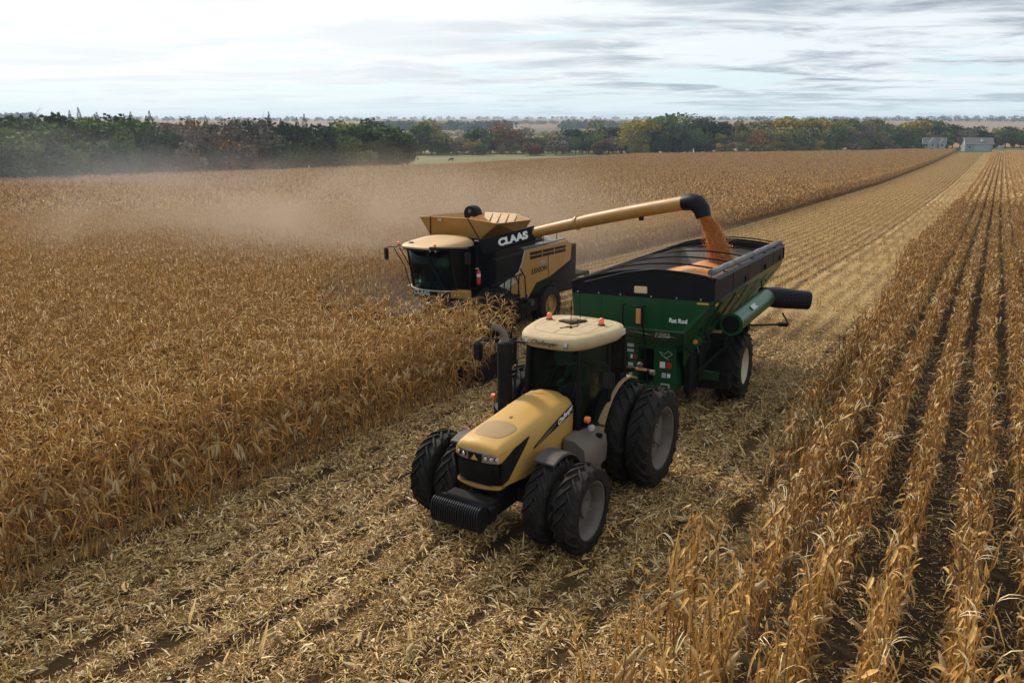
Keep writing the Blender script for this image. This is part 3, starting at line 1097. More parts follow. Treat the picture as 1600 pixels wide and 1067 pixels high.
# turn signals with lamps on stalks
for sx in (-1, 1):
    a = MB().tube([(sx * .62, -1.45, 1.58), (sx * .9, -1.52, 1.62), (sx * 1.12, -1.52, 1.62)], .018, 6)
    s_ = a.build('signal_arm', M_black, T, True)
    MB().lathe([(-.05, 0), (-.045, .06), (.03, .065), (.05, .03), (.052, 0)], (sx * .80, -1.58, 1.70) if sx > 0 else (-1.22, -1.56, 1.78), 12, 'x').build('turn_signal', M_orange, s_, True)
    lamp(s_, (sx * .88, -1.58, 1.55) if sx > 0 else (-1.12, -1.58, 1.60), .075, (0, -1, 0), 'work_lamp', M_chrome)
# seat, steering wheel, console
m = MB().bx(-.26, .26, -.55, -.05, 1.55, 1.75).bx(-.24, .24, -.13, -.02, 1.7, 2.38).bx(.28, .42, -.75, -.15, 1.75, 1.95)
m.build('driver_seat', M_seat, T, bevel=.03)
m = MB().cyl((0, -1.15, 1.4), (0, -.98, 2.0), .05, n=8)
m.tube([(.2 * math.cos(a), -.97 + .08 * math.sin(a), 2.02 + .18 * math.sin(a)) for a in np.linspace(0, 2 * math.pi, 17)], .015, 6)
m.build('steering_wheel', M_black, T, True)
MB().bx(.32, .5, -1.1, -.7, 1.4, 2.05).build('console', M_plast, T, bevel=.02)
loc = TM4 @ Vector((0, -.36, 1.76))
seated_person('person in green shirt and jeans seated at the wheel of the tractor', loc, TRt, M_shirt, M_denim, M_cap)

# ------------------------------------------------------------------ GRAIN CART
CL = (-6.41, 15.27, float(gz(-6.41, 15.27)))
CR = (-.045, -.05, .062)
G = thing('grain_cart', 'green grain cart with black upper sides, filled with corn, hitched behind the tractor', 'grain cart', CL, CR)
CM4 = Matrix.Translation(CL) @ Euler(CR).to_matrix().to_4x4()
# key outline: front (y=0) and rear (y=8.6)
LR = 8.6
xl, xr = -1.66, 1.80
zf = 3.15        # lower edge of the black band
# front wall
m = MB()
m.plate([(xl, 0, zf), (xr, 0, zf), (1.18, .03, 2.42), (1.0, .05, 2.36), (-1.25, .05, 2.36), (-1.60, .02, 2.5)], (0, 1, 0), .04)
fw = m.build('front_wall', M_green, G)
MB().box((-.05, -.02, 2.40), (2.4, .10, .05)).build('front_ledge', M_green, G, bevel=.01)
for x_ in (-.9, .10, .62):
    MB().bx(x_ - .012, x_ + .012, -.010, .0, 2.44, 3.13).build('weld_seam', M_green, G)
for x_ in (-1.5, -.95, -.4, .35, .95, 1.5):
    MB().lathe([(-.012, 0), (-.010, .018), (0, .018)], (x_, -.014, 3.19), 6, 'y').build('bolt', M_whited, G)
# front hopper slope below the ledge
m = MB()
m.hexa([(-1.0, .75, 1.75), (.98, .75, 1.75), (.98, .80, 1.72), (-1.0, .80, 1.72), (-1.3, .03, 2.38), (1.16, .03, 2.38), (1.16, .10, 2.38), (-1.3, .10, 2.38)])
m.build('front_slope', M_green, G)
# side walls: upper strip and sloping hopper
for s, xs in ((1, xr), (-1, xl)):
    m = MB()
    xb = xs * .98
    # upper green strip
    m.plate([(xs, 0, zf), (xb, LR, zf - .02), (xb * .97, LR, zf - .25), (xs * .93, 0, zf - .12)], (-s, 0, 0), .03)
    m.build('side_strip', M_green, G)
    m = MB()
    m.plate([(xs * .93, 0.02, zf - .12), (xb * .97, LR, zf - .25), (xs * .62, LR * .80, 1.95), (xs * .50, LR * .55, 1.35), (xs * .50, .9, 1.35), (xs * .64, .03, 2.40)], (-s, 0, 0), .03)
    m.build('hopper_side', M_green, G)
    # stiffening ribs
    for y in np.linspace(1.0, 7.8, 6):
        f = y / LR
        MB().tube([(xs * .95 + s * .02, y, zf - .16), (xs * .66 + s * .03, y * .84, 2.0)], .03, 4).build('side_rib', M_green, G)
# rear slope and rear wall
MB().plate([(xl * .98, LR, zf - .02), (xr * .98, LR, zf - .02), (xr * .95, LR, zf - .25), (xl * .95, LR, zf - .25)], (0, -1, 0), .03).build('rear_wall', M_green, G)
MB().plate([(xl * .95, LR, zf - .25), (xr * .95, LR, zf - .25), (xr * .6, LR * .8, 1.95), (xr * .5, LR * .55, 1.35), (xl * .5, LR * .55, 1.35), (xl * .6, LR * .8, 1.95)], (0, -1, .6), .03).build('rear_slope', M_green, G)
# black extension panels; higher on the right side
zl0, zr0, zl1, zr1 = 3.42, 3.66, 3.50, 3.56
def black_panel(a, b, nrm, name='upper_panel'):
    return MB().plate([a[0], b[0], b[1], a[1]], nrm, .035).build(name, M_vinyl, G)
NB_ = 5
for k in range(NB_):
    f0, f1 = k / NB_, (k + 1) / NB_
    for s, xs, z0, z1 in ((1, xr, zr0, zr1), (-1, xl, zl0, zl1)):
        def pt(f, up):
            x = xs + (xs * .98 - xs) * f
            zlo = zf - .02 * f + .004
            zhi = z0 + (z1 - z0) * f
            return (x + s * .004, f * LR, zhi if up else zlo)
        black_panel((pt(f0 + .003, 0), pt(f0 + .003, 1)), (pt(f1 - .003, 0), pt(f1 - .003, 1)), (-s, 0, 0))
    # small stakes on the right side
for y in (3.1, 5.6, 7.9):
    MB().box((xr * .99 + .03, y, zf + .10), (.04, .16, .14)).build('panel_bracket', M_black, G)
for x0_, x1_ in ((xl, (xl + xr) / 2 - .3), ((xl + xr) / 2 - .294, xr)):
    def ztop(x):
        f = (x - xl) / (xr - xl)
        return zl0 + (zr0 - zl0) * f
    black_panel(((x0_, -.006, zf + .004), (x0_, -.006, ztop(x0_))), ((x1_, -.006, zf + .004), (x1_, -.006, ztop(x1_))), (0, 1, 0))
    black_panel(((x0_, LR, zf), (x0_, LR, 3.5)), ((x1_, LR, zf), (x1_, LR, 3.5)), (0, -1, 0))
# arched front and rear caps of the tarp
def arch(y, z0, z1, peak, n=17):
    return [(xl + (xr - xl) * t, y, z0 + (z1 - z0) * t + peak * math.sin(math.pi * t) ** .8) for t in np.linspace(0, 1, n)]
a = arch(-.012, zl0, zr0, .26)
MB().plate([(xl, -.012, zl0 - .02), (xr, -.012, zr0 - .02)] + a[::-1], (0, 1, 0), .03).build('front_cap', M_vinyl, G)
a = arch(LR, 3.5, 3.5, .24)
MB().plate([(xl, LR, 3.46), (xr, LR, 3.46)] + a[::-1], (0, -1, 0), .03).build('rear_cap', M_vinyl, G)
# bows and rim rails
for y in (-.02, 1.25, 2.7, 4.2, 5.8, 7.3, LR):
    f = max(0, y) / LR
    MB().tube(arch(y, zl0 + (zl1 - zl0) * f, zr0 + (zr1 - zr0) * f, .25), .022, 6).build('tarp_bow', M_black, G, True)
for xs, z0, z1 in ((xr, zr0, zr1), (xl, zl0, zl1)):
    MB().tube([(xs, -.02, z0), (xs * .98, LR + .02, z1)], .032, 8).build('rim_rail', M_vinyl, G, True)
# shiny top flange along the right side
MB().plate([(xr - .10, .15, zr0 + .01), (xr + .04, .15, zr0 - .02), (xr * .98 + .04, LR, zr1 - .02), (xr * .98 - .10, LR, zr1 + .01)], (0, 0, 1), .012).build('rim_flange', M_tarp, G)
# rolled tarp
pts = [(xr - .17 + .006 * math.sin(y * 3), y, zr0 + .10 + (zr1 - zr0) * y / LR + .005 * math.sin(y * 5)) for y in np.linspace(.25, LR + .1, 24)]
m = MB().tube(pts, .078, 12, rs=[.078 + .003 * math.sin(i * 1.9) for i in range(24)])
tr2 = m.build('rolled_tarp', M_tarp, G, True)
for y in (.5, 2.3, 4.4, 6.5, 8.2):
    f = y / LR
    MB().lathe([(-.02, .084), (.02, .084)], (xr - .17, y, zr0 + .10 + (zr1 - zr0) * f), 12, 'y', close=True).build('tarp_strap', M_black, tr2)
MB().tube([(xr - .17, .2, zr0 + .1), (xr - .05, -.06, zr0 + .0), (xr + .02, -.08, zr0 - .3)], .015, 6).build('tarp_crank', M_black, G, True)
MB().tube([(xl + .35, -.03, zl0 + .02), (-.3, -.04, 3.72), (.45, -.04, 3.84)], .010, 5).build('tarp_rope', M_tarp, G, True)
MB().tube([(xl + .02, .2, zl0 + .02), (-.6, 2.6, 3.8), (.2, 5.8, 3.84), (.3, LR, 3.74)], .010, 5).build('tarp_rope', M_tarp, G, True)
# inner lining
m = MB()
m.hexa([(-.6, 1.2, 1.6), (.6, 1.2, 1.6), (.6, 6, 1.6), (-.6, 6, 1.6), (xl + .05, .06, 3.40), (xr - .06, .06, 3.40), (xr - .1, LR - .06, 3.42), (xl + .08, LR - .06, 3.42)])
me_ = m.build('inner_lining', M_inner, G)
import bmesh as _bm
b_ = _bm.new()
b_.from_mesh(me_.data)
b_.faces.ensure_lookup_table()
top_ = [f for f in b_.faces if f.calc_center_median().z > 3.3]
_bm.ops.delete(b_, geom=top_, context='FACES')
b_.to_mesh(me_.data)
b_.free()
# sight windows, reflectors, decals, lettering
MB().box((.10, -.022, 3.33), (.32, .03, .17)).build('sight_window', M_sight, G, bevel=.03, seg=3)
MB().box((.08, -.07, 2.72), (.16, .05, .42)).build('slow_sign_back', M_black, G, bevel=.01)
MB().box((.08, -.10, 2.72), (.12, .02, .36)).build('amber_reflector', M_amber, G, bevel=.02)
text('lettering', 'Rat Rod', M_white, G, (1.0, -.008, 2.66), frame_rot((1, 0, 0), (0, -1, 0)), .14, .004, .0, .004, .92)
text('lettering', '1282', M_whited, G, (.58, .09, 2.27), frame_rot((1, 0, 0), (0, -1, -.4)), .19, .004, .3, .004)
m = MB()
m.plate([(.36, .07, 2.30), (.80, .08, 2.27), (.96, .14, 2.22), (.80, .13, 2.24)], (0, -.7, -.7), .004)
m.plate([(.20, .09, 2.29), (.34, .11, 2.25), (.10, .10, 2.28), (-.25, .03, 2.33)], (0, -.7, -.7), .004)
m.build('swoosh_decal', M_whited, G)
for x_ in (1.55,):
    MB().box((x_, -.016, 3.10), (.26, .01, .045)).build('reflective_tape', M_amber, G)
MB().box((xr * .985 + .01, .28, 3.05), (.02, .2, .045)).build('reflective_tape', M_amber, G)
MB().box((xr * .93, 2.9, 2.83), (.03, .10, .06)).build('reflective_tape', M_amber, G)
# lower body: tower with door, columns
m = MB()
m.bx(-.55, -.16, .62, 1.6, .75, 1.95).bx(.24, .78, .62, 1.6, .75, 1.95).bx(-.16, .24, 1.05, 1.6, .75, 1.95)
m.bx(-.16, .24, .62, 1.1, 1.80, 1.95)
m.build('lower_body', M_green, G, bevel=.01)
MB().bx(-.15, .23, 1.02, 1.045, .8, 1.8).build('door', M_black, G)
for (x_, z_, w_, h_, mt) in ((-.36, 1.84, .17, .10, M_whited), (-.36, 1.79 - .09, .17, .07, M_whited), (-.33, 1.55, .05, .10, M_white), (-.24, 1.55, .05, .10, M_red), (-.36, 1.33, .14, .12, M_whited), (-.36, 1.13, .10, .12, M_whited),
                           (.46, 1.42, .13, .15, M_white), (.62, 1.42, .12, .14, M_red), (.50, 1.16, .10, .12, M_whited), (.62, 1.16, .08, .1, M_white), (.54, .90, .22, .10, M_whited), (.80, 1.96, .10, .07, M_whited)):
    MB().box((x_, .612, z_), (w_, .008, h_)).build('safety_decal', mt, G)
m = MB()
for a_, b_2 in (((.38, 1.74), (.52, 1.70)), ((.52, 1.70), (.60, 1.78)), ((.60, 1.78), (.70, 1.70)), ((.70, 1.70), (.55, 1.60)), ((.55, 1.60), (.45, 1.66)), ((.45, 1.66), (.38, 1.74)), ((.5, 1.62), (.62, 1.56))):
    m.tube([(a_[0], .60, a_[1]), (b_2[0], .60, b_2[1])], .008, 4)
m.build('horse_decal', M_whited, G)
# ladder
m = MB()
for x_ in (-.28, .20):
    m.tube([(x_, .02, 2.95), (x_, -.14, 2.98), (x_, -.16, 2.6), (x_, .05, 2.1), (x_, .30, 1.0)], .02, 6)
for z_ in (2.2, 1.9, 1.6, 1.3, 1.05):
    y_ = .05 + (2.1 - z_) * .22
    m.tube([(-.28, y_, z_), (.20, y_, z_)], .016, 5)
m.build('ladder', M_black, G, True)
# frame, tongue, axle
m = MB()
m.bx(-.62, -.44, .6, 7.0, .72, .92).bx(.44, .62, .6, 7.0, .72, .92)
m.tube([(.53, .8, .82), (.10, -1.2, .62), (0, -2.0, .56)], .09, 6)
m.tube([(-.53, .8, .82), (-.10, -1.2, .62), (0, -2.0, .56)], .09, 6)
m.bx(-1.7, 1.7, 3.0, 3.3, .78, 1.05)
m.bx(.5, 1.5, 1.9, 2.1, .8, 1.0)
m.tube([(.2, -1.9, .58), (.2, .6, .95)], .05, 8)
m.build('frame', M_green, G, bevel=.01)
m = MB().bx(.95, 1.75, 1.95, 2.6, .55, .95)
m.build('tool_box', M_blackd, G, bevel=.02)
m = MB().bx(.85, 1.0, 1.1, 2.0, .6, 2.0).bx(1.02, 1.1, 1.6, 2.2, .8, 1.9).tube([(.9, 1.2, .9), (1.6, 2.8, 1.7)], .05, 8).bx(.8, 1.5, 2.4, 2.9, 1.2, 1.8)
m.build('under_frame', M_blackd, G)
MB().box((1.25, 3.1, 2.02), (1.4, .28, .30)).build('cross_beam', M_black, G, bevel=.02)
for sx in (-1, 1):
    make_wheel(G, sx * 1.56, 3.2, .92, .70, .47, sx, M_rimc, 18, .045, .18)
# drive pulley ring
m = MB()
c = (1.28, .52, 2.10)
m.tube([(c[0] + .31 * math.cos(a), c[1], c[2] + .31 * math.sin(a)) for a in np.linspace(0, 2 * math.pi, 25)], .035, 8, caps=False)
pl = m.build('drive_guard', M_blackd, G, True)
m = MB().lathe([(-.03, 0), (-.03, .12), (.03, .12), (.05, 0)], c, 14, 'y')
for a in np.linspace(0, 2 * math.pi, 5, endpoint=False):
    m.tube([c, (c[0] + .3 * math.cos(a), c[1], c[2] + .3 * math.sin(a))], .018, 5)
m.build('drive_pulley', M_green, pl, True)
MB().lathe([(-.07, 0), (-.07, .05), (-.04, .06), (-.04, 0)], c, 10, 'y').build('pulley_hub', M_amber, pl, True)
# folded unloading auger on the right
A0, A1 = Vector((1.96, 1.05, 2.47)), Vector((2.14, 4.35, 2.62))
m = MB().cyl(A0, A1, .245, n=26)
au = m.build('unloading_auger', M_green, G, True)
d = (A1 - A0).normalized()
MB().cyl(A0 - d * .03, A0 + d * .04, .275, n=26).build('auger_flange', M_green, au, True)
MB().cyl(A0 - d * .05, A0 - d * .02, .21, n=20).build('auger_mouth', M_black, au, True)
MB().box(A0 + d * 1.25 + Vector((.176, 0, .176)), (.012, .55, .13), (0, rad(-45), .0)).build('auger_decal', M_whited, au)
S0 = A1 - d * .1
S1 = Vector((3.02, 5.05, 2.46))
dd = (S1 - S0).normalized()
m = MB()
def rect(c, dr, w, h):
    s = dr.cross(Vector((0, 0, 1))).normalized()
    u = s.cross(dr).normalized()
    return [c + s * w + u * h, c + s * w - u * h, c - s * w - u * h, c - s * w + u * h]
def soft(c, dr, w, h, n=20):
    s_ = dr.cross(Vector((0, 0, 1))).normalized()
    u_ = s_.cross(dr).normalized()
    return [c + s_ * (w * math.copysign(abs(math.cos(a_)) ** .6, math.cos(a_))) + u_ * (h * math.copysign(abs(math.sin(a_)) ** .6, math.sin(a_))) for a_ in np.linspace(0, 2 * math.pi, n, endpoint=False)]
m.rings([soft(S0 - dd * .15, dd, .24, .24), soft(S0 + dd * .22, dd, .30, .27), soft(S0 + dd * .5, dd, .29, .27), soft(S1, dd, .26, .25), soft(S1 + dd * .002, dd, .23, .22), soft(S1 - dd * .3, dd, .22, .21)], True)
sp_ = m.build('auger_spout', M_vinyl, G, True)
for k_ in range(6):
    MB().lathe([(-.02, 0), (-.018, .014), (0, .014)], S0 + dd * (.35 + .12 * k_) + dd.cross(Vector((0, 0, 1))).normalized() * .30, 6, 'y').build('bolt', M_fendg, sp_)
MB().plate(soft(S1 - dd * .28, dd, .22, .205), dd, .006).build('spout_opening', M_black, sp_)
MB().tube([S0 + Vector((-.1, -.2, .2)), S0 + Vector((-.12, -.3, .52)), S0 + Vector((-.02, -.2, .48))], .02, 6).build('spout_hook', M_black, sp_, True)
m = MB().tube([(1.95, 3.3, 2.0), (2.75, 4.1, 1.95), (2.6, 4.0, 2.25)], .03, 6)
m.bx(2.5, 2.75, 3.95, 4.15, 1.9, 1.98)
m.build('auger_rest', M_black, G)
# load of corn: heap
XX = np.linspace(-1.26, 1.36, 34)
YY = np.linspace(.12, LR - .12, 70)
vs, fs = [], []
PK = (.35, 5.6)
for y in YY:
    for x in XX:
        r = math.hypot((x - PK[0]) * 1.1, (y - PK[1]) * .62)
        z = 3.02 + .36 * math.exp(-(r / 1.1) ** 2) - .10 * abs(x) / 1.6 - .25 * max(0, (abs(y - 4.4) - 2.2) / 2) + random.uniform(-.008, .008)
        vs.append((x, y, z))
for j in range(len(YY) - 1):
    for i in range(len(XX) - 1):
        n_ = len(XX)
        fs.append((j * n_ + i, j * n_ + i + 1, (j + 1) * n_ + i + 1, (j + 1) * n_ + i))
m = MB().add(vs, fs)
heap = m.build('corn_heap', M_grain, None, True)
heap.matrix_world = CM4
tag(heap, 'orange shelled corn heaped inside the green grain cart', 'grain', kind='stuff')

# ------------------------------------------------------------------ COMBINE
ML_ = (-15.85, 19.75, -.7555)
MRo = (-.04, -.03, -.03)
H_ = thing('combine_harvester', 'yellow and black combine harvester with raised tank flaps, its auger swung over the cart', 'combine harvester', ML_, MRo)
MM4 = Matrix.Translation(ML_) @ Euler(MRo).to_matrix().to_4x4()
# core body
m = MB()
m.bx(-1.45, 1.50, .95, 6.9, 1.15, 3.05)
m.bx(-1.5, 1.55, .95, 2.6, 3.0, 3.62)
m.bx(-.8, .8, .2, 1.2, 1.0, 1.9)
m.build('body_core', M_black, H_, bevel=.03)
for s in (1, -1):
    X = 1.70 * s
    # yellow rear side panel with its stepped lower edge
    out = [(X, 2.72, 3.18), (X, 5.84, 3.28), (X, 6.18, 3.05), (X, 6.08, 2.46), (X, 4.55, 1.98), (X, 3.55, 1.86), (X, 3.20, 1.55), (X, 2.90, 1.30), (X, 2.55, 1.36), (X, 1.15, 2.06), (X, 1.95, 2.26), (X, 2.35, 2.42), (X, 2.55, 2.75)]
    sp2 = MB().plate(out, (-s, 0, 0), .06).build('side_panel', M_cat, H_, bevel=.012)
    # white curved edge between black and yellow
    w = [(X + s * .012, y, z) for y, z in ((2.72, 3.19), (2.55, 2.76), (2.35, 2.43), (1.95, 2.27), (1.15, 2.07))]
    MB().tube(w, .028, 5).build('white_trim', M_whited, sp2, True)
    m = MB().plate([(X + s * .01, 1.15, 2.05), (X + s * .01, 1.9, 2.23), (X + s * .01, 2.2, 2.10), (X + s * .01, 1.6, 1.90)], (s, 0, 0), .006)
    m.build('white_flash', M_whited, sp2)
    # black front side panel
    MB().plate([(X - s * .02, 1.0, 3.02), (X - s * .02, 2.70, 3.14), (X - s * .02, 2.52, 2.72), (X - s * .02, 2.32, 2.40), (X - s * .02, 1.9, 2.25), (X - s * .02, 1.0, 2.05)], (-s, 0, 0), .05).build('front_side_panel', M_blackd, H_, bevel=.01)
    MB().plate([(X, .95, 3.06), (X, 2.72, 3.20), (X, 2.72, 3.11), (X, .95, 2.98)], (-s, 0, 0), .20).build('side_ledge', M_plast, H_)
    # lower rail under the yellow panel
    MB().plate([(X - s * .01, 6.20, 2.45), (X - s * .01, 4.6, 1.96), (X - s * .01, 3.6, 1.84), (X - s * .01, 3.25, 1.52), (X - s * .01, 3.32, 1.40), (X - s * .01, 3.8, 1.70), (X - s * .01, 4.8, 1.80), (X - s * .01, 6.1, 2.25)], (-s, 0, 0), .05).build('lower_rail', M_blackd, H_)
    # ventilation grille: slats
    y0, y1 = 3.05, 5.70
    for r_ in range(2):
        for c_ in range(3):
            a0 = y0 + (y1 - y0) * c_ / 3 + .03
            a1 = y0 + (y1 - y0) * (c_ + 1) / 3 - .03
            zt_ = 3.06 + .05 * (a0 - y0) / 2.6 - r_ * .15
            zt1 = 3.06 + .05 * (a1 - y0) / 2.6 - r_ * .15
            gp = MB().plate([(X + s * .004, a0, zt_), (X + s * .004, a1, zt1), (X + s * .004, a1, zt1 - .11), (X + s * .004, a0, zt_ - .11)], (s, 0, 0), .006).build('vent_grille', M_black, sp2)
    MB().plate([(X + s * .004, 3.15, 2.62 + .12), (X + s * .004, 4.0, 2.78), (X + s * .004, 4.0, 2.755), (X + s * .004, 3.15, 2.715)], (s, 0, 0), .012).build('panel_crease', M_cat, sp2)
    MB().plate([(X + s * .004, 4.33, 3.0), (X + s * .004, 4.35, 3.0), (X + s * .004, 4.42, 2.0), (X + s * .004, 4.40, 2.0)], (s, 0, 0), .006).build('panel_gap', M_black, sp2)
    fr = frame_rot((0, s, .05), (s, 0, 0))
    text('side_lettering', 'LEXION', M_dkprint, sp2, (X + s * .012, 3.72, 2.34), fr, .27, .004, .2, .008, 1.15)
    text('side_number', '750', M_whited, sp2, (X + s * .012, 3.95, 2.60), fr, .20, .004, .2, .002, 1.2)
# rear hood, straw hood
m = MB()
m.hexa([(-1.6, 4.8, 1.7), (1.6, 4.8, 1.7), (1.45, 6.5, 1.5), (-1.45, 6.5, 1.5), (-1.6, 5.5, 3.15), (1.6, 5.5, 3.15), (1.5, 5.85, 2.4), (-1.5, 5.85, 2.4)])
m.build('rear_hood', M_blackd, H_, bevel=.04)
MB().plate([(-1.55, 2.75, 3.20), (1.60, 2.75, 3.20), (1.60, 5.85, 3.30), (-1.55, 5.85, 3.30)], (0, 0, 1), .05).build('engine_deck', M_tarp, H_)
m = MB().bx(.0, 1.3, 2.8, 3.4, 3.25, 3.42).bx(-.9, .9, 3.6, 5.2, 3.28, 3.62).cyl((-.5, 3.2, 3.3), (-.5, 3.2, 3.8), .13)
m.bx(.5, 1.2, 4.2, 4.9, 3.3, 3.40)
m.build('engine_parts', M_blackd, H_, bevel=.03)
m = MB()
for pts in ([(1.2, 3.0, 3.35), (1.3, 3.3, 3.55), (1.1, 3.6, 3.4)], [(.9, 2.9, 3.4), (1.1, 3.5, 3.6), (.8, 4.0, 3.45)], [(1.45, 4.4, 3.3), (1.45, 4.4, 3.62), (1.45, 5.4, 3.66), (1.45, 5.4, 3.3)]):
    m.tube(pts, .022, 6)
m.build('hoses', M_tarp, H_, True)
m = MB().bx(.6, 1.3, 7.0, 8.4, 1.55, 1.7).bx(1.15, 1.3, 8.2, 8.45, 1.35, 1.7).bx(-1.2, 1.4, 6.6, 7.6, 1.15, 1.5)
m.build('straw_spreader', M_blackd, H_, bevel=.03)
for x_ in (.75, 1.25):
    MB().box((x_, 4.9, 3.45), (.22, .12, .06)).build('warning_decal', M_white, H_)
# grain tank flaps
TB = [(-1.45, 1.05, 3.66), (1.0, 1.05, 3.66), (1.45, 1.45, 3.66), (1.45, 3.7, 3.70), (-1.45, 3.7, 3.70)]
def flap(name, pts, nrm, mat=M_cat, th=.035):
    return MB().plate(pts, nrm, th).build(name, mat, H_, bevel=.006)
fz = 4.42
flap('front_flap', [(-1.40, 1.08, 3.70), (.86, 1.08, 3.70), (.58, .78, fz), (-1.11, .78, fz)], (0, 1, .3))
flap('corner_flap', [(-1.42, 1.08, 3.70), (-1.13, .78, fz), (-1.92, 1.05, fz - .05)], (.3, 1, .3))
flap('corner_flap', [(.88, 1.08, 3.70), (1.90, .75, fz - .12), (.60, .78, fz)], (-.1, 1, .3))
flap('side_flap', [(.90, 1.10, 3.69), (1.45, 2.9, 3.72), (1.95, 2.75, fz - .12), (1.92, .76, fz - .12)], (-1, 0, .4))
flap('side_flap', [(-1.45, 1.10, 3.70), (-1.45, 3.5, 3.72), (-1.95, 3.4, fz - .05), (-1.94, 1.07, fz - .05)], (1, 0, .4))
flap('rear_flap', [(-1.2, 3.9, 3.80), (.7, 3.9, 3.80), (.05, 4.6, fz - .08), (-1.5, 4.6, fz - .08)], (0, -1, .4))
flap('corner_flap', [(.72, 3.9, 3.80), (1.45, 2.95, 3.74), (1.95, 2.78, fz - .12), (.07, 4.6, fz - .08)], (-1, -1, .4))
flap('corner_flap', [(-1.22, 3.9, 3.80), (-1.52, 4.6, fz - .08), (-1.95, 3.42, fz - .05), (-1.45, 3.5, 3.74)], (1, -1, .4))
for x_ in (-.95, -.55, -.15, .25, .5):
    MB().tube([(x_ + .05, 3.86, 3.84), (x_ - .1, 4.52, fz - .12)], .028, 4).build('flap_rib', M_tan, H_)
for a_, b_2 in (((-1.41, 1.05, 3.72), (-1.12, .755, fz)), ((.87, 1.05, 3.72), (.59, .755, fz))):
    MB().tube([a_, b_2], .018, 5).build('flap_seam', M_black, H_)
MB().box((-.72, .80, 4.32), (.16, .02, .10), (.38, 0, 0)).build('warning_decal', M_whited, H_)
MB().hexa([(-1.44, 1.1, 3.2), (1.44, 1.1, 3.2), (1.44, 3.85, 3.2), (-1.44, 3.85, 3.2), (-1.44, 1.1, 3.68), (.95, 1.1, 3.68), (1.44, 3.85, 3.74), (-1.44, 3.85, 3.74)]).build('grain_tank', M_blackd, H_)
# filling auger hood and the corn it throws
m = MB()
m.tube([(-.12, 2.0, 3.6), (-.12, 2.0, 4.3), (-.12, 1.98, 4.48)], .17, 14)
m.lathe([(-.20, 0), (-.20, .27), (-.12, .30), (.12, .30), (.20, .27), (.20, 0)], (-.12, 2.0, 4.50), 20, 'y')
m.build('filling_auger', M_black, H_, True)
MB().lathe([(-.03, 0), (-.03, .06), (0, .07), (.02, 0)], (-.12, 1.80, 4.60), 12, 'y').build('auger_bearing', M_tarp, H_, True)
# cab
def cabring(z, yf, w, n=12, yb=.95, bulge=.42):
    pts = []
    for t in np.linspace(-1, 1, n):
        pts.append((-.10 + w * t, yf + bulge * abs(t) ** 2.2, z))
    return pts
wf, wr_ = -1.12, .95
cbw = .98
low = cabring(2.02, -.72, cbw)
up = cabring(3.46, -1.00, cbw * .97)
# curved windscreen made of facets joined smooth
vs = low + up
n_ = len(low)
ws = MB().add([tuple(p) for p in low + up], [(i, i + 1, n_ + i + 1, n_ + i) for i in range(n_ - 1)])
o = ws.build('windscreen', M_glass, H_, True, auto=60)
sd_ = o.modifiers.new('thickness', 'SOLIDIFY')
sd_.thickness = .008
for s in (-1, 1):
    a, b = low[-1 if s > 0 else 0], up[-1 if s > 0 else 0]
    MB().tube([a, b], .05, 6).build('cab_pillar', M_black, H_, True)
    MB().tube([(a[0], .92, 2.02), (b[0], .92, 3.46)], .06, 6).build('cab_pillar', M_black, H_, True)
    MB().plate([(a[0], a[1], 2.02), (a[0], .90, 2.02), (b[0], .90, 3.46), (b[0], b[1], 3.46)], (-s, 0, 0), .008).build('door_window', M_glass, H_)
    MB().plate([(a[0] + s * .01, .42, 2.02), (a[0] + s * .01, .50, 2.02), (b[0] + s * .01, .50, 3.46), (b[0] + s * .01, .42, 3.46)], (s, 0, 0), .02).build('door_frame', M_black, H_)
t_ = MB()
t_.plate([(p[0], p[1], 1.92) for p in cabring(2, -.70, cbw * .98)] + [(cbw * .9, .95, 1.92), (-cbw * 1.1, .95, 1.92)], (0, 0, 1), .10)
t_.bx(-1.1, .9, .90, 1.0, 1.95, 3.45)
t_.build('cab_floor', M_black, H_)
# belt under the glass with lettering
bl = MB()
lo2 = [(p[0] * 1.02, p[1] - .03, 1.82) for p in cabring(0, -.72, cbw * 1.02)]
hi2 = [(p[0], p[1], 2.02) for p in lo2]
bl.plate([*lo2], (0, 0, 1), .20)
bl.build('cab_belt', M_black, H_)
text('front_lettering', 'CLAAS', M_whited, H_, (-.28, -.775, 1.93), frame_rot((1, .03, 0), (0, -1, 0)), .21, .006, .0, .010, 1.15)
MB().tube([(p[0] * 1.03, p[1] - .035, 2.03) for p in lo2], .022, 5).build('belt_trim', M_whited, H_)
MB().box((1.08, -.28, 1.93), (.62, .40, .26), (0, 0, .25)).build('corner_box', M_cat, H_, bevel=.03)
MB().box((-1.25, -.05, 1.98), (.35, .5, .1), (0, 0, .2)).build('left_step', M_catr, H_, bevel=.02)
for x_ in (1.0, 1.12):
    MB().lathe([(-.02, 0), (-.02, .03), (0, .03), (0, 0)], (x_, -.50 + (x_ - 1) * .3, 1.93), 8, 'y').build('reflector', M_whited, H_)
# wiper and seen pillar
MB().tube([(.2, -1.0, 3.42), (.35, -.90, 2.9), (.62, -.62, 2.15)], .035, 5).build('wiper', M_black, H_, True)
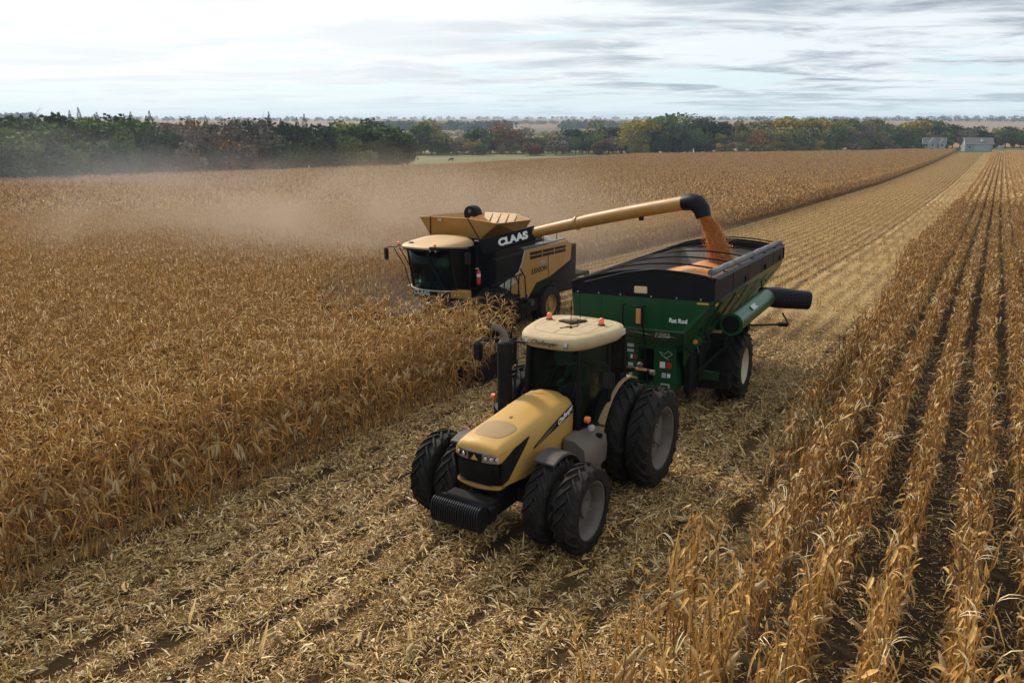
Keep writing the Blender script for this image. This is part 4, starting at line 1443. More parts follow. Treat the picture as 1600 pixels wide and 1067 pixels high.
# cab roof
rg = []
for z, g_, zz in ((3.48, .93, 0), (3.51, 1.0, 0), (3.56, 1.0, .03), (3.60, .95, .10), (3.63, .84, .16), (3.65, .5, .18)):
    lp = superloop(.98, 1.12, -1.25, 1.0, z, 36, 3.4)
    rg.append([(p[0] * g_ - .08, -.12 + (p[1] + .12) * g_, z + zz * (p[1] + 1.2) / 2.2) for p in lp])
cr = MB().rings(rg).build('cab_roof', M_catr, H_, True, auto=50)
MB().tube([(p[0] * .99, p[1] - .01, 3.47) for p in [rg[0][i] for i in range(18, 36)]], .045, 6).build('roof_visor', M_black, cr, True)
for x_ in (-.62, -.30, .16, .48, .70):
    yy = -1.18 + .12 * abs(x_ + .1) ** 2
    lamp(cr, (x_, yy, 3.46), .045, (0, -1, -.3), 'roof_lamp', M_plast)
MB().box((-.62, -.85, 3.64), (.16, .14, .08)).build('roof_sensor', M_fendg, cr, bevel=.02)
# black beam along the right side of the roof, mirrors, beacons
MB().tube([(.50, -1.18, 3.56), (1.05, -1.0, 3.56), (1.52, -.40, 3.53)], .05, 6).build('lamp_beam', M_plast, H_, True)
beacon(H_, (-1.12, -.95, 3.52), .95)
beacon(H_, (.62, -1.05, 3.54), .95)
mirror(H_, [(-1.0, -1.15, 3.50), (-1.20, -1.30, 3.52), (-1.32, -1.34, 3.50)], (-1.30, -1.40, 3.28), (.20, .09, .42), (0, 0, -.3))
mirror(H_, [(1.40, -.55, 3.55), (1.50, -.42, 3.50), (1.50, -.40, 3.40)], (1.50, -.42, 3.20), (.22, .09, .40), (0, 0, .3))
for dx in (0, .14):
    MB().tube([(-1.22 + dx, -1.1 + dx, 3.45), (-1.10 + dx, -.72 + dx * .8, 2.8), (-1.0 + dx * .8, -.55 + dx, 2.05)], .018, 5).build('guard_rail', M_black, H_, True)
m = MB()
m.tube([(-1.15, -.1, 2.3), (-1.75, .1, 2.35), (-1.75, .1, 2.2), (-1.2, -.1, 2.15)], .02, 5)
m.build('left_rail', M_tank, H_, True)
# seat, wheel inside
MB().bx(-.35, .15, .1, .5, 2.3, 2.5).bx(-.33, .13, .45, .56, 2.45, 3.1).build('driver_seat', M_seat, H_, bevel=.03)
m = MB().cyl((-.1, -.5, 2.0), (-.1, -.32, 2.6), .04, n=8)
m.tube([(-.1 + .19 * math.cos(a), -.32 + .08 * math.sin(a), 2.63 + .15 * math.sin(a)) for a in np.linspace(0, 2 * math.pi, 15)], .014, 5)
m.build('steering_column', M_black, H_, True)
MB().bx(.35, .6, -.45, .2, 2.3, 2.7).build('armrest_console', M_plast, H_, bevel=.02)
loc = MM4 @ Vector((-.10, .28, 2.50))
seated_person('person in a yellow-green shirt seated at the wheel of the combine', loc, MRo, M_vest, M_denim, M_cap)
# fire extinguisher
m = MB().lathe([(0, 0), (0, .07), (.42, .07), (.48, .03), (.50, 0)], (1.32, .42, 2.22), 14, 'z')
fe = m.build('fire_extinguisher', M_red, H_, True)
MB().lathe([(.0, .072), (.10, .072)], (1.32, .42, 2.47), 14, 'z', close=True).build('extinguisher_label', M_white, fe)
MB().tube([(1.32, .42, 2.72), (1.33, .38, 2.78), (1.25, .33, 2.74)], .02, 6).build('extinguisher_valve', M_whited, fe)
# dark wall behind the cab at the right side and ladder platform
MB().bx(1.0, 1.66, .98, 1.9, 2.0, 3.6).build('ladder_wall', M_black, H_, bevel=.02)
MB().bx(.95, 2.05, .0, 1.95, 1.62, 1.68).build('platform', M_blackd, H_)
MB().box((1.35, -.10, 1.68), (.12, .02, .10)).build('reflective_tape', M_vest, H_)
MB().box((.78, 1.02, 3.55), (.16, .03, .20)).build('warning_decal', M_white, H_)
m = MB()
for y_ in (.95, 1.35, 1.85):
    m.tube([(2.02, y_, 1.65), (2.05, y_, 2.35), (2.05, y_ + .2, 2.42)], .022, 6)
m.tube([(2.05, .2, 2.25), (2.05, 1.1, 2.35), (2.05, 1.95, 2.42)], .02, 6)
m.tube([(2.0, 2.0, 2.62), (2.1, 2.15, 2.3), (2.12, 2.25, 1.1)], .024, 6)
m.tube([(2.0, 1.55, 2.55), (2.12, 1.7, 2.2), (2.14, 1.8, 1.1)], .024, 6)
m.build('hand_rails', M_black, H_, True)
m = MB()
for z_ in (.75, 1.0, 1.25, 1.5):
    m.bx(1.98, 2.26, 1.75, 2.25, z_, z_ + .03)
m.bx(2.1, 2.14, 1.74, 1.77, .7, 1.65).bx(2.1, 2.14, 2.23, 2.26, .7, 1.65)
m.build('ladder', M_blackd, H_)
MB().box((2.02, 1.9, 1.42), (.04, .05, .12)).build('white_tag', M_white, H_)
# wheels
for sx in (-1, 1):
    make_wheel(H_, sx * 1.45, .95 + .2, 1.02, .75, .43, sx, M_blackd, 20, .05, .2)
    make_wheel(H_, sx * 1.38, 4.75, .80, .55, .40, sx, M_rimy, 18, .045, .12)
m = MB().bx(-1.3, 1.3, 4.6, 4.9, .65, .95).bx(-1.2, 1.2, 1.0, 1.3, .85, 1.2).bx(-1.3, 1.5, 2.2, 4.0, .7, 1.4)
m.build('undercarriage', M_blackd, H_, bevel=.03)
MB().lathe([(-.1, 0), (-.1, .13), (.1, .13), (.1, 0)], (1.72, 3.1, 1.18), 14, 'x').build('round_cover', M_fendg, H_, True)
# unloading auger: black lettered housing, elbow, tube, spout
B0 = Vector((1.10, .95, 3.42))
B1 = Vector((2.92, 1.62, 4.0))
END = Vector((8.70, 1.30, 5.55))
m = MB()
m.rings([rect(B0, (B1 - B0).normalized(), .26, .24), rect(B0 + (B1 - B0) * .5, (B1 - B0).normalized(), .25, .25), rect(B1, (B1 - B0).normalized(), .23, .24)])
hb_ = m.build('auger_housing', M_vinyl, H_, bevel=.05, seg=2)
bd = (B1 - B0).normalized()
bs_ = bd.cross(Vector((0, 0, 1))).normalized()
text('auger_lettering', 'CLAAS', M_white, hb_, B0 + bd * 1.22 + bs_ * .262, frame_rot(bd, bs_), .33, .006, .12, .020, 1.1)


def place_auger():
    # the tube runs from the housing to a point above the heap in the cart (both in combine coordinates)
    inv = MM4.inverted()
    tipw = Vector((-7.25, 20.15, 4.72))
    tip = inv @ tipw
    base = B1 - bd * .12
    mid = base.lerp(tip, .5) + Vector((0, 0, .10))
    path = []
    for t in np.linspace(0, 1, 13):
        path.append(base * (1 - t) ** 2 + mid * 2 * t * (1 - t) + tip * t * t)
    a = MB().tube(path, .2, 20, rs=[.185 + .018 * (t > .36) for t in np.linspace(0, 1, 13)])
    au_ = a.build('unloading_auger', M_cat, H_, True)
    dr = (path[5] - path[4]).normalized()
    MB().cyl(path[4] - dr * .04, path[4] + dr * .04, .225, n=20).build('auger_band', M_cat, au_, True)
    MB().box(path[9] + Vector((0, -.02, -.24)), (.12, .1, .12)).build('auger_bracket', M_black, au_)
    MB().box(path[11] + Vector((.1, -.205, .02)), (.10, .01, .06)).build('warning_decal', M_whited, au_)
    s0 = path[-1]
    dr = (path[-1] - path[-2]).normalized()
    e = [s0 - dr * .08, s0 + dr * .18, s0 + dr * .36 + Vector((0, 0, -.07)), s0 + dr * .52 + Vector((0, 0, -.26)), s0 + dr * .60 + Vector((0, 0, -.48))]
    MB().tube(e, .23, 18, caps=True, rs=[.215, .245, .25, .235, .205]).build('auger_spout', M_vinyl, au_, True)
    return MM4 @ e[-1]


SPW = place_auger()
# stream of falling corn
dst = Vector((-6.35, 20.95, 2.95))
st = MB()
n_ = 22
P_, Rr_ = [], []
for i in range(26):
    t = i / 25
    p = SPW.lerp(dst, t ** .62)
    p.z = SPW.z + (dst.z - SPW.z) * t
    P_.append(p)
    Rr_.append(.155 + .11 * t + .10 * max(0, t - .85))
rings = []
for i, (p, r) in enumerate(zip(P_, Rr_)):
    ring = []
    for k in range(n_):
        a = 2 * math.pi * k / n_
        rr = r * (1 + .16 * math.sin(k * 3 + i * .25) + random.uniform(-.17, .17))
        ring.append((p.x + rr * 1.15 * math.cos(a), p.y + rr * .8 * math.sin(a), p.z))
    rings.append(ring)
st.rings(rings)
so = st.build('falling_corn', M_grain, None, True, auto=180)
tag(so, 'stream of orange shelled corn pouring from the auger spout into the cart', 'grain', kind='stuff')
# loose kernels round the stream
km = MB()
for _ in range(6500):
    t = random.random()
    i = min(24, int(t * 25))
    p = P_[i]
    a = random.uniform(0, 6.28)
    rr = Rr_[i] * random.uniform(.88, 1.12 + .6 * random.random() ** 3 * (1 + t))
    s_ = random.uniform(.010, .020)
    c = Vector((p.x + rr * 1.2 * math.cos(a), p.y + rr * .85 * math.sin(a), p.z + random.uniform(-.05, .05)))
    v_ = [c + Vector((random.uniform(-1, 1), random.uniform(-1, 1), random.uniform(-1, 1))) * s_ * 1.3 for _ in range(4)]
    km.add(v_, [(0, 1, 2), (0, 2, 3), (0, 1, 3), (1, 2, 3)])
ko = km.build('loose_kernels', M_grain)
tag(ko, 'loose kernels spraying round the pouring stream of corn', 'grain', kind='stuff')
# corn thrown up inside the combine tank
tm = MB()
inv_ = MM4
for i in range(9):
    pass
rings = []
for z, r, dx in ((3.75, 1.15, 0), (3.95, .85, .05), (4.12, .55, .12), (4.28, .36, .16), (4.42, .24, .12), (4.50, .14, .06), (4.53, .04, .04)):
    rings.append([tuple(MM4 @ Vector((-.12 + dx + r * math.cos(a) * random.uniform(.93, 1.07), 2.05 + r * math.sin(a) * random.uniform(.93, 1.07), z))) for a in np.linspace(0, 2 * math.pi, 22, endpoint=False)])
tm.rings(rings)
to = tm.build('corn_fountain', M_grain, None, True, auto=180)
tag(to, 'orange shelled corn piled up in the grain tank of the combine', 'grain', kind='stuff')

# corn header: snouts, frame, auger
HD = thing('corn_header', 'corn header with pointed snouts on the front of the combine, half hidden in the corn', 'corn header', ML_, MRo)
m = MB().bx(-4.55, 4.55, -2.3, -2.15, .5, 1.45).bx(-4.55, 4.55, -3.0, -2.2, .45, .55)
m.build('header_frame', M_blackd, HD, bevel=.02)
MB().cyl((-4.5, -2.55, .9), (4.5, -2.55, .9), .22, n=14).build('cross_auger', M_blackd, HD, True)
m = MB().hexa([(-.7, -2.2, .5), (.5, -2.2, .5), (.5, .4, 1.2), (-.7, .4, 1.2), (-.7, -2.2, 1.35), (.5, -2.2, 1.35), (.5, .4, 2.0), (-.7, .4, 2.0)])
m.build('feeder_house', M_blackd, HD, bevel=.03)
for k in range(13):
    x_ = -4.55 + k * .758
    w_ = .24
    m = MB()
    m.rings([[(x_ - w_, -2.9, .45), (x_ + w_, -2.9, .45), (x_ + w_ * .7, -2.9, .95), (x_, -2.9, 1.08), (x_ - w_ * .7, -2.9, .95)],
             [(x_ - w_, -3.8, .35), (x_ + w_, -3.8, .35), (x_ + w_ * .7, -3.8, .70), (x_, -3.8, .80), (x_ - w_ * .7, -3.8, .70)],
             [(x_ - .05, -4.4, .15), (x_ + .05, -4.4, .15), (x_ + .03, -4.4, .24), (x_, -4.4, .26), (x_ - .03, -4.4, .24)]])
    m.build('snout', M_blackd if k > 10 else M_cat, HD, True, auto=30)
for s in (-1, 1):
    MB().plate([(s * 4.62, -2.1, .45), (s * 4.62, -3.6, .35), (s * 4.62, -3.2, 1.0), (s * 4.62, -2.1, 1.3)], (s, 0, 0), .05).build('end_panel', M_blackd, HD)

# ------------------------------------------------------------------ farmstead
M_siding = pmat('white_siding', (.34, .35, .36), .7, scale=.5)
M_shedwall = pmat('shed_siding', (.24, .265, .27), .6, scale=.5)
M_shingle = pmat('grey_shingles', (.11, .108, .115), .85, scale=2, dirt=(.1, .09, .09), dirt_amt=.4)
M_fascia = pmat('white_fascia', (.48, .49, .50), .6)
M_pane = pmat('dark_window', (.02, .025, .03), .15)


def gable_house(parent, x0, x1, y0, y1, z0, zw, zr, along='x', wall=M_siding, roofm=M_shingle, name='wall'):
    """box with a gabled roof; ridge along x or y"""
    if along == 'x':
        ym = (y0 + y1) / 2
        m = MB().add([(x0, y0, z0), (x1, y0, z0), (x1, y1, z0), (x0, y1, z0), (x0, y0, zw), (x1, y0, zw), (x1, y1, zw), (x0, y1, zw), (x0, ym, zr), (x1, ym, zr)],
                     [(0, 1, 5, 4), (2, 3, 7, 6), (1, 2, 6, 9, 5), (3, 0, 4, 8, 7), (0, 3, 2, 1), (4, 5, 9, 8), (6, 7, 8, 9)])
        w = m.build(name, wall, parent)
        e = .4
        s = (zr - zw) / (ym - y0)
        for sg, yy in ((-1, y0), (1, y1)):
            p = [(x0 - e, yy + sg * e, zw - s * e + .05), (x1 + e, yy + sg * e, zw - s * e + .05), (x1 + e, ym, zr + .05), (x0 - e, ym, zr + .05)]
            rf = MB().plate(p, (0, 0, 1), .14).build('roof', roofm, parent)
            MB().tube([p[0], p[1]], .10, 4).build('gutter', M_fascia, rf)
        for xx in (x0 - e - .03, x1 + e + .03):
            for sg, yy in ((-1, y0), (1, y1)):
                MB().tube([(xx, yy + sg * e, zw - s * e), (xx, ym, zr)], .12, 4).build('barge_board', M_fascia, parent)
    else:
        xm = (x0 + x1) / 2
        m = MB().add([(x0, y0, z0), (x1, y0, z0), (x1, y1, z0), (x0, y1, z0), (x0, y0, zw), (x1, y0, zw), (x1, y1, zw), (x0, y1, zw), (xm, y0, zr), (xm, y1, zr)],
                     [(0, 1, 5, 8, 4), (2, 3, 7, 9, 6), (1, 2, 6, 5), (3, 0, 4, 7), (0, 3, 2, 1), (4, 8, 9, 7), (5, 6, 9, 8)])
        w = m.build(name, wall, parent)
        e = .4
        s = (zr - zw) / (xm - x0)
        for sg, xx in ((-1, x0), (1, x1)):
            p = [(xx + sg * e, y0 - e, zw - s * e + .05), (xx + sg * e, y1 + e, zw - s * e + .05), (xm, y1 + e, zr + .05), (xm, y0 - e, zr + .05)]
            MB().plate(p, (0, 0, 1), .14).build('roof', roofm, parent)
            MB().tube([(xx + sg * e, y0 - e - .03, zw - s * e), (xm, y0 - e - .03, zr)], .13, 4).build('barge_board', M_fascia, parent)
    return w


def window(parent, x, y, z, w, h):
    f = MB().bx(x - w / 2 - .1, x + w / 2 + .1, y - .06, y, z - h / 2 - .1, z + h / 2 + .1).build('window', M_fascia, parent)
    MB().bx(x - w / 2, x + w / 2, y - .09, y - .055, z - h / 2, z + h / 2).build('pane', M_pane, f)


hz = -10.0
HO = thing('farmhouse', 'white two storey farmhouse with gabled grey roofs at the far end of the field', 'house', (-32, 480, hz), (0, 0, rad(8)))
HO.scale = (.88, .88, .88)
gable_house(HO, -6.2, 6.2, 1, 9, 0, 5.2, 8.6, 'x')
gable_house(HO, -3.4, 1.4, -1.5, 4, 0, 5.4, 8.4, 'y')
gable_house(HO, 2.6, 6.3, -.6, 3, 0, 5.0, 7.6, 'y')
for x_, z_, w_, h_ in ((-5.3, 4.1, .8, 1.3), (-4.3, 4.1, .8, 1.3), (-5.2, 1.6, 1.0, 1.4)):
    window(HO, x_, 1.0 - .0, z_, w_, h_)
for x_, z_, w_, h_ in ((-1.0, 4.2, .9, 1.3), (-1.0, 1.6, 1.6, 1.4)):
    window(HO, x_, -1.5, z_, w_, h_)
window(HO, 4.4, -.6, 3.9, .9, 1.3)
window(HO, 4.4, -.6, 1.6, 1.2, 1.4)
MB().bx(-1.7, -.9, 5, 5.7, 7.5, 9.6).build('chimney', M_tank, HO)
MB().bx(-11, -6.3, 1, 5, 0, 2.0).build('porch', M_siding, HO)
SH = thing('farm_shed', 'pale grey farm shed with a dark pitched roof beside the green lawn', 'shed', (-11, 480, -9.5), (0, 0, rad(14)))
gable_house(SH, -6.6, 6.4, -2, 7, 0, 4.2, 7.2, 'x', M_shedwall)
window(SH, -4.5, -2.0, 2.4, 1.0, .9)
MB().bx(-2.2, 5.2, -2.08, -2.0, .2, 3.6).build('overhead_door', M_siding, SH)
MB().bx(.8, 1.8, -.9, .2, 5.3, 6.4).build('roof_vent', M_fascia, SH)
WH = thing('small_trailer', 'small white trailer parked between shed and trees', 'trailer', (-1.0, 482, -9.2))
m = MB().bx(-1.6, 1.6, -.9, .9, .6, 2.6)
m.build('trailer_body', M_siding, WH, bevel=.2, seg=2)
for s in (-1, 1):
    MB().lathe([(-.1, 0), (-.1, .35), (.1, .35), (.1, 0)], (0, s * .95, .36), 12, 'y').build('trailer_wheel', M_rubber, WH)
# white post at the field edge in front of the left wood
PO = MB().bx(-.12, .12, -.12, .12, 0, 2.4).lathe([(2.4, .12), (2.55, .05), (2.6, 0)], (0, 0, 0), 8, 'z').build('marker_post', M_fascia)
PO.location = (-154, 137, float(gz(-154, 137)))
tag(PO, 'pale marker post at the field edge in front of the left wood', 'post')
# cattle in the pasture
cw = thing('cow', 'dark cow standing in the pasture behind the corn', 'cow', (-190, 245, float(gz(-190, 245))), (0, 0, .4))
me = bpy.data.meshes.new('cow_body')
V = [(0, 0, 1.0), (.7, 0, 1.05), (1.0, 0, 1.15), (1.35, 0, 1.0), (-.7, 0, 1.05), (-1.0, 0, .95), (-1.05, 0, .5),
     (.65, .2, .75), (.65, .2, .4), (.65, .2, .03), (.65, -.2, .75), (.65, -.2, .4), (.65, -.2, .03), (-.75, .2, .75), (-.85, .2, .42), (-.78, .2, .03), (-.75, -.2, .75), (-.85, -.2, .42), (-.78, -.2, .03), (1.6, 0, .8)]
E = [(0, 1), (1, 2), (2, 3), (3, 19), (0, 4), (4, 5), (5, 6), (1, 7), (7, 8), (8, 9), (1, 10), (10, 11), (11, 12), (4, 13), (13, 14), (14, 15), (4, 16), (16, 17), (17, 18)]
RR = [.40, .36, .22, .15, .36, .05, .03, .13, .07, .06, .13, .07, .06, .15, .07, .06, .15, .07, .06, .09]
me.from_pydata(V, E, [])
cb = bpy.data.objects.new('cow_body', me)
COL.objects.link(cb)
cb.modifiers.new('skin', 'SKIN')
for i, r in enumerate(RR):
    me.skin_vertices[0].data[i].radius = (r, r)
me.skin_vertices[0].data[0].use_root = True
cb.modifiers.new('sub', 'SUBSURF').levels = 1
dg = bpy.context.evaluated_depsgraph_get()
m2 = bpy.data.meshes.new_from_object(cb.evaluated_get(dg))
cb.modifiers.clear()
cb.data = m2
m2.materials.clear()
m2.materials.append(M_black)
cb.parent = cw
cw.scale = (1.05, 1.05, 1.05)

# ------------------------------------------------------------------ scattering with geometry nodes (only for what nobody could count)
def scatter(name, label, cat, P, Rt, S, idx, variants):
    me = bpy.data.meshes.new(name)
    N = len(P)
    me.vertices.add(N)
    me.vertices.foreach_set('co', np.asarray(P, np.float32).ravel())
    a = me.attributes.new('rot', 'FLOAT_VECTOR', 'POINT')
    a.data.foreach_set('vector', np.asarray(Rt, np.float32).ravel())
    a = me.attributes.new('scl', 'FLOAT_VECTOR', 'POINT')
    a.data.foreach_set('vector', np.asarray(S, np.float32).ravel())
    a = me.attributes.new('idx', 'INT', 'POINT')
    a.data.foreach_set('value', np.asarray(idx, np.int32))
    o = bpy.data.objects.new(name, me)
    COL.objects.link(o)
    tag(o, label, cat, kind='stuff')
    vc = bpy.data.collections.new(name + '_kinds')
    for i, m in enumerate(variants):
        vo = bpy.data.objects.new('%s_kind%02d' % (name, i), m)
        vc.objects.link(vo)
    ng = bpy.data.node_groups.new(name, 'GeometryNodeTree')
    ng.interface.new_socket('Geometry', in_out='INPUT', socket_type='NodeSocketGeometry')
    ng.interface.new_socket('Geometry', in_out='OUTPUT', socket_type='NodeSocketGeometry')
    nn, ll = ng.nodes, ng.links
    gi, go = nn.new('NodeGroupInput'), nn.new('NodeGroupOutput')
    ip = nn.new('GeometryNodeInstanceOnPoints')
    ci = nn.new('GeometryNodeCollectionInfo')
    ci.inputs['Collection'].default_value = vc
    ci.inputs['Separate Children'].default_value = True
    ci.inputs['Reset Children'].default_value = True

    def attr(n_, ty):
        q = nn.new('GeometryNodeInputNamedAttribute')
        q.data_type = ty
        q.inputs['Name'].default_value = n_
        return q.outputs['Attribute']
    ll.new(gi.outputs[0], ip.inputs['Points'])
    ll.new(ci.outputs[0], ip.inputs['Instance'])
    ip.inputs['Pick Instance'].default_value = True
    ll.new(attr('idx', 'INT'), ip.inputs['Instance Index'])
    ll.new(attr('rot', 'FLOAT_VECTOR'), ip.inputs['Rotation'])
    ll.new(attr('scl', 'FLOAT_VECTOR'), ip.inputs['Scale'])
    ll.new(ip.outputs[0], go.inputs[0])
    md = o.modifiers.new('scatter', 'NODES')
    md.node_group = ng
    return o


class Q:
    """fast face collector with several materials"""
    def __init__(s):
        s.v, s.f, s.m, s.n = [], [], [], 0

    def add(s, V, F, mi=0):
        V = np.asarray(V, float).reshape(-1, 3)
        s.v.append(V)
        s.f += [tuple(i + s.n for i in f) for f in F]
        s.m += [mi] * len(F)
        s.n += len(V)

    def mesh(s, name, mats):
        me = bpy.data.meshes.new(name)
        me.from_pydata(np.concatenate(s.v).tolist(), [], s.f)
        for m in mats:
            me.materials.append(m)
        me.polygons.foreach_set('material_index', s.m)
        me.update()
        return me


def leaf_strip(base, az, L, w, e0, droop, segs=6, twist=0.0, fold=.25, R=rng, curl=0.0):
    """dried blade: leaves the stalk at elevation e0, bends over and hangs; returns verts, faces"""
    p = np.array(base, float)
    V = []
    ds = L / segs
    e = e0
    a = az
    for i in range(segs + 1):
        t = i / segs
        ww = w * (0.55 + 1.3 * t) if t < .3 else w * (1 - ((t - .3) / .72) ** 1.6) * .94
        ww = max(ww, w * .05)
        d = np.array([math.cos(a) * math.cos(e), math.sin(a) * math.cos(e), math.sin(e)])
        side = np.array([-math.sin(a), math.cos(a), 0])
        nrm = np.cross(d, side)
        tw = twist * t
        s2 = side * math.cos(tw) + nrm * math.sin(tw)
        n2 = np.cross(d, s2)
        V += [p + s2 * ww / 2 + n2 * ww * fold, p.copy(), p - s2 * ww / 2 + n2 * ww * fold]
        p = p + d * ds
        e = e - droop / segs * (1.4 - .8 * abs(t - .5)) + R.normal(0, .10)
        e = max(e, -1.5)
        a += curl / segs + R.normal(0, .12)
    F = []
    for i in range(segs):
        o = i * 3
        F += [(o, o + 1, o + 4, o + 3), (o + 1, o + 2, o + 5, o + 4)]
    return V, F


def stalk_path(h, R, lean):
    a = R.uniform(0, 6.28)
    k = R.uniform(.0, lean)
    return lambda z: np.array([math.cos(a) * k * (z / h) ** 2 * h, math.sin(a) * k * (z / h) ** 2 * h, z])


def corn_parts(seed, h, nleaf, left=True, low=False):
    """one plant as separate pieces: stalk, leaves, ears -> list of (name, Q)"""
    R = np.random.default_rng(seed)
    sp = stalk_path(h, R, .14 if left else .12)
    out = []
    q = Q()
    n = 5
    zs = np.linspace(-.05, h, 6)
    rings = []
    for z in zs:
        r = .013 * (1 - .55 * max(z, 0) / h)
        c = sp(max(z, 0)) + np.array([0, 0, min(z, 0)])
        rings.append([c + np.array([math.cos(k * 2 * math.pi / n) * r, math.sin(k * 2 * math.pi / n) * r, 0]) for k in range(n)])
    V = np.array(rings).reshape(-1, 3)
    F = [(i * n + k, i * n + (k + 1) % n, (i + 1) * n + (k + 1) % n, (i + 1) * n + k) for i in range(5) for k in range(n)]
    q.add(V, F, 1)
    # tassel strands
    if left or R.random() < .35:
        for k in range(5 if left else 3):
            V, F = leaf_strip(sp(h) - [0, 0, .03], R.uniform(0, 6.28), R.uniform(.18, .34), .012, R.uniform(.9, 1.4), R.uniform(.6, 2.0), 4, 0, .2, R)
            q.add(V, F, 0)
    out.append(('stalk', q))
    az0 = R.uniform(0, 6.28)
    for i in range(nleaf):
        t = (i + .6) / nleaf
        z = h * ((.10 if left else .26) + (.84 if left else .72) * t)
        az = az0 + (i % 2) * math.pi + R.normal(0, .7)
        q = Q()
        if left:
            L = R.uniform(.30, .72) * (1 - .25 * abs(t - .5))
            w = R.uniform(.016, .036)
            if t > .55:
                e0, dr = R.uniform(.85, 1.4), R.uniform(.7, 3.0)
            else:
                e0, dr = (R.uniform(.1, .9), R.uniform(1.2, 2.4)) if R.random() < .5 else (R.uniform(-1.3, -.3), R.uniform(.1, 1.0))
        else:
            L = R.uniform(.13, .36)
            w = R.uniform(.012, .030) if R.random() < .6 else R.uniform(.03, .055)
            q_ = R.random()
            if q_ < .16:
                e0, dr = R.uniform(.4, 1.4), R.uniform(2.0, 4.2)
            elif q_ < .36:
                e0, dr = R.uniform(1.1, 1.5), R.uniform(-.1, .5)
                L *= .8
            else:
                e0, dr = R.uniform(-1.5, -.5), R.uniform(.1, .9)
        V, F = leaf_strip(sp(z), az, L, w, e0, dr, 3 if low else 6, R.uniform(-2.4, 2.4), R.uniform(.1, .4), R, R.uniform(-.8, .8))
        q.add(V, F, 0)
        out.append(('leaf', q))
    for k in range(1 if R.random() < .75 else 2):
        z = h * R.uniform(.38, .55)
        q = Q()
        az = R.uniform(0, 6.28)
        c = sp(z)
        d = np.array([math.cos(az) * .65, math.sin(az) * .65, R.choice([.7, -.75])])
        d /= np.linalg.norm(d)
        s1 = np.cross(d, [0, 0, 1.0])
        s1 /= np.linalg.norm(s1)
        s2 = np.cross(d, s1)
        prof = [(0, .008), (.04, .026), (.12, .031), (.2, .022), (.27, .004)]
        rings = [[c + d * a + (s1 * math.cos(b) + s2 * math.sin(b)) * r for b in np.linspace(0, 2 * math.pi, 6, endpoint=False)] for a, r in prof]
        V = np.array(rings).reshape(-1, 3)
        F = [(i * 6 + k_, i * 6 + (k_ + 1) % 6, (i + 1) * 6 + (k_ + 1) % 6, (i + 1) * 6 + k_) for i in range(4) for k_ in range(6)]
        q.add(V, F, 2)
        for _ in range(2):
            V, F = leaf_strip(c, az + R.normal(0, .5), R.uniform(.2, .3), .04, math.asin(d[2]) + R.normal(0, .2), R.uniform(.2, 1.2), 4, R.uniform(-1, 1), .3, R)
            q.add(V, F, 2)
        out.append(('ear', q))
    return out


def merged(name, parts, mats):
    q = Q()
    for _, p in parts:
        off = 0
        q.v += p.v
        q.f += [tuple(i + q.n for i in f) for f in p.f]
        q.m += p.m
        q.n += p.n
    return q.mesh(name, mats)


ML = [M_cornleaf, M_stalk, M_husk]
MR = [M_cornleaf2, M_stalk, M_husk]
partsL = [corn_parts(100 + i, 2.12 + .09 * (i % 4), 16, True) for i in range(8)]
partsR = [corn_parts(200 + i, 1.6 + .08 * (i % 4), 24, False) for i in range(8)]
varL = [merged('corn_plant_l%d' % i, p, ML) for i, p in enumerate(partsL)]
varR = [merged('corn_plant_r%d' % i, p, MR) for i, p in enumerate(partsR)]


def patch(seed, wx, wy, h, hv, nl, left, mats, dens_row):
    """a block of plants with fewer faces, for corn farther off"""
    R = np.random.default_rng(seed)
    q = Q()
    nr = int(round(wx / .77))
    for r in range(nr):
        x = (r + .5) * .77 - wx / 2
        for y in np.arange(-wy / 2, wy / 2, dens_row):
            hh = h + R.normal(0, hv)
            bx_, by_ = x + (R.uniform(-.4, .4) if left else R.normal(0, .06)), y + R.normal(0, .08)
            for k in range(nl):
                t = (k + .5) / nl
                z = hh * (.25 + .78 * t)
                if left:
                    V, F = leaf_strip((bx_, by_, z), R.uniform(0, 6.28), R.uniform(.4, .75), R.uniform(.04, .07), R.uniform(.3, 1.3), R.uniform(1.2, 2.6), 3, R.uniform(-1, 1), .25, R)
                else:
                    V, F = leaf_strip((bx_, by_, z), R.uniform(0, 6.28), R.uniform(.3, .55), R.uniform(.06, .1), R.uniform(-.7, 1.1), R.uniform(1.0, 2.6), 3, R.uniform(-1, 1), .25, R)
                q.add(V, F, 0)
            V, F = leaf_strip((bx_, by_, 0), R.uniform(0, 6.28), hh, .035, 1.5, .05, 2, 0, .3, R)
            q.add(V, F, 1)
    return q.mesh('corn_patch%d' % seed, mats)


patchL = [patch(300 + i, 2.31, 2.4, 2.0, .14, 6, True, ML, .15) for i in range(5)]
patchR = [patch(320 + i, .77, 2.4, 1.65, .1, 8, False, MR, .13) for i in range(5)]

# camera frustum test, so that nothing is spent on what lies behind the camera (with a wide margin)
CP = np.array(cam.location)
yaw = rad(33.12)
FW = np.array([-math.sin(yaw), math.cos(yaw)])
RT = np.array([math.cos(yaw), math.sin(yaw)])


def in_view(X, Y, margin=.14, back=3.0):
    d = X * FW[0] + Y * FW[1]
    s = X * RT[0] + Y * RT[1]
    return (d > -back) & (np.abs(s) < (d + back) * (.705 + margin) + 2.0)


def dist(X, Y):
    return np.sqrt(X ** 2 + Y ** 2 + 40)


HEAD_Y = 17.2


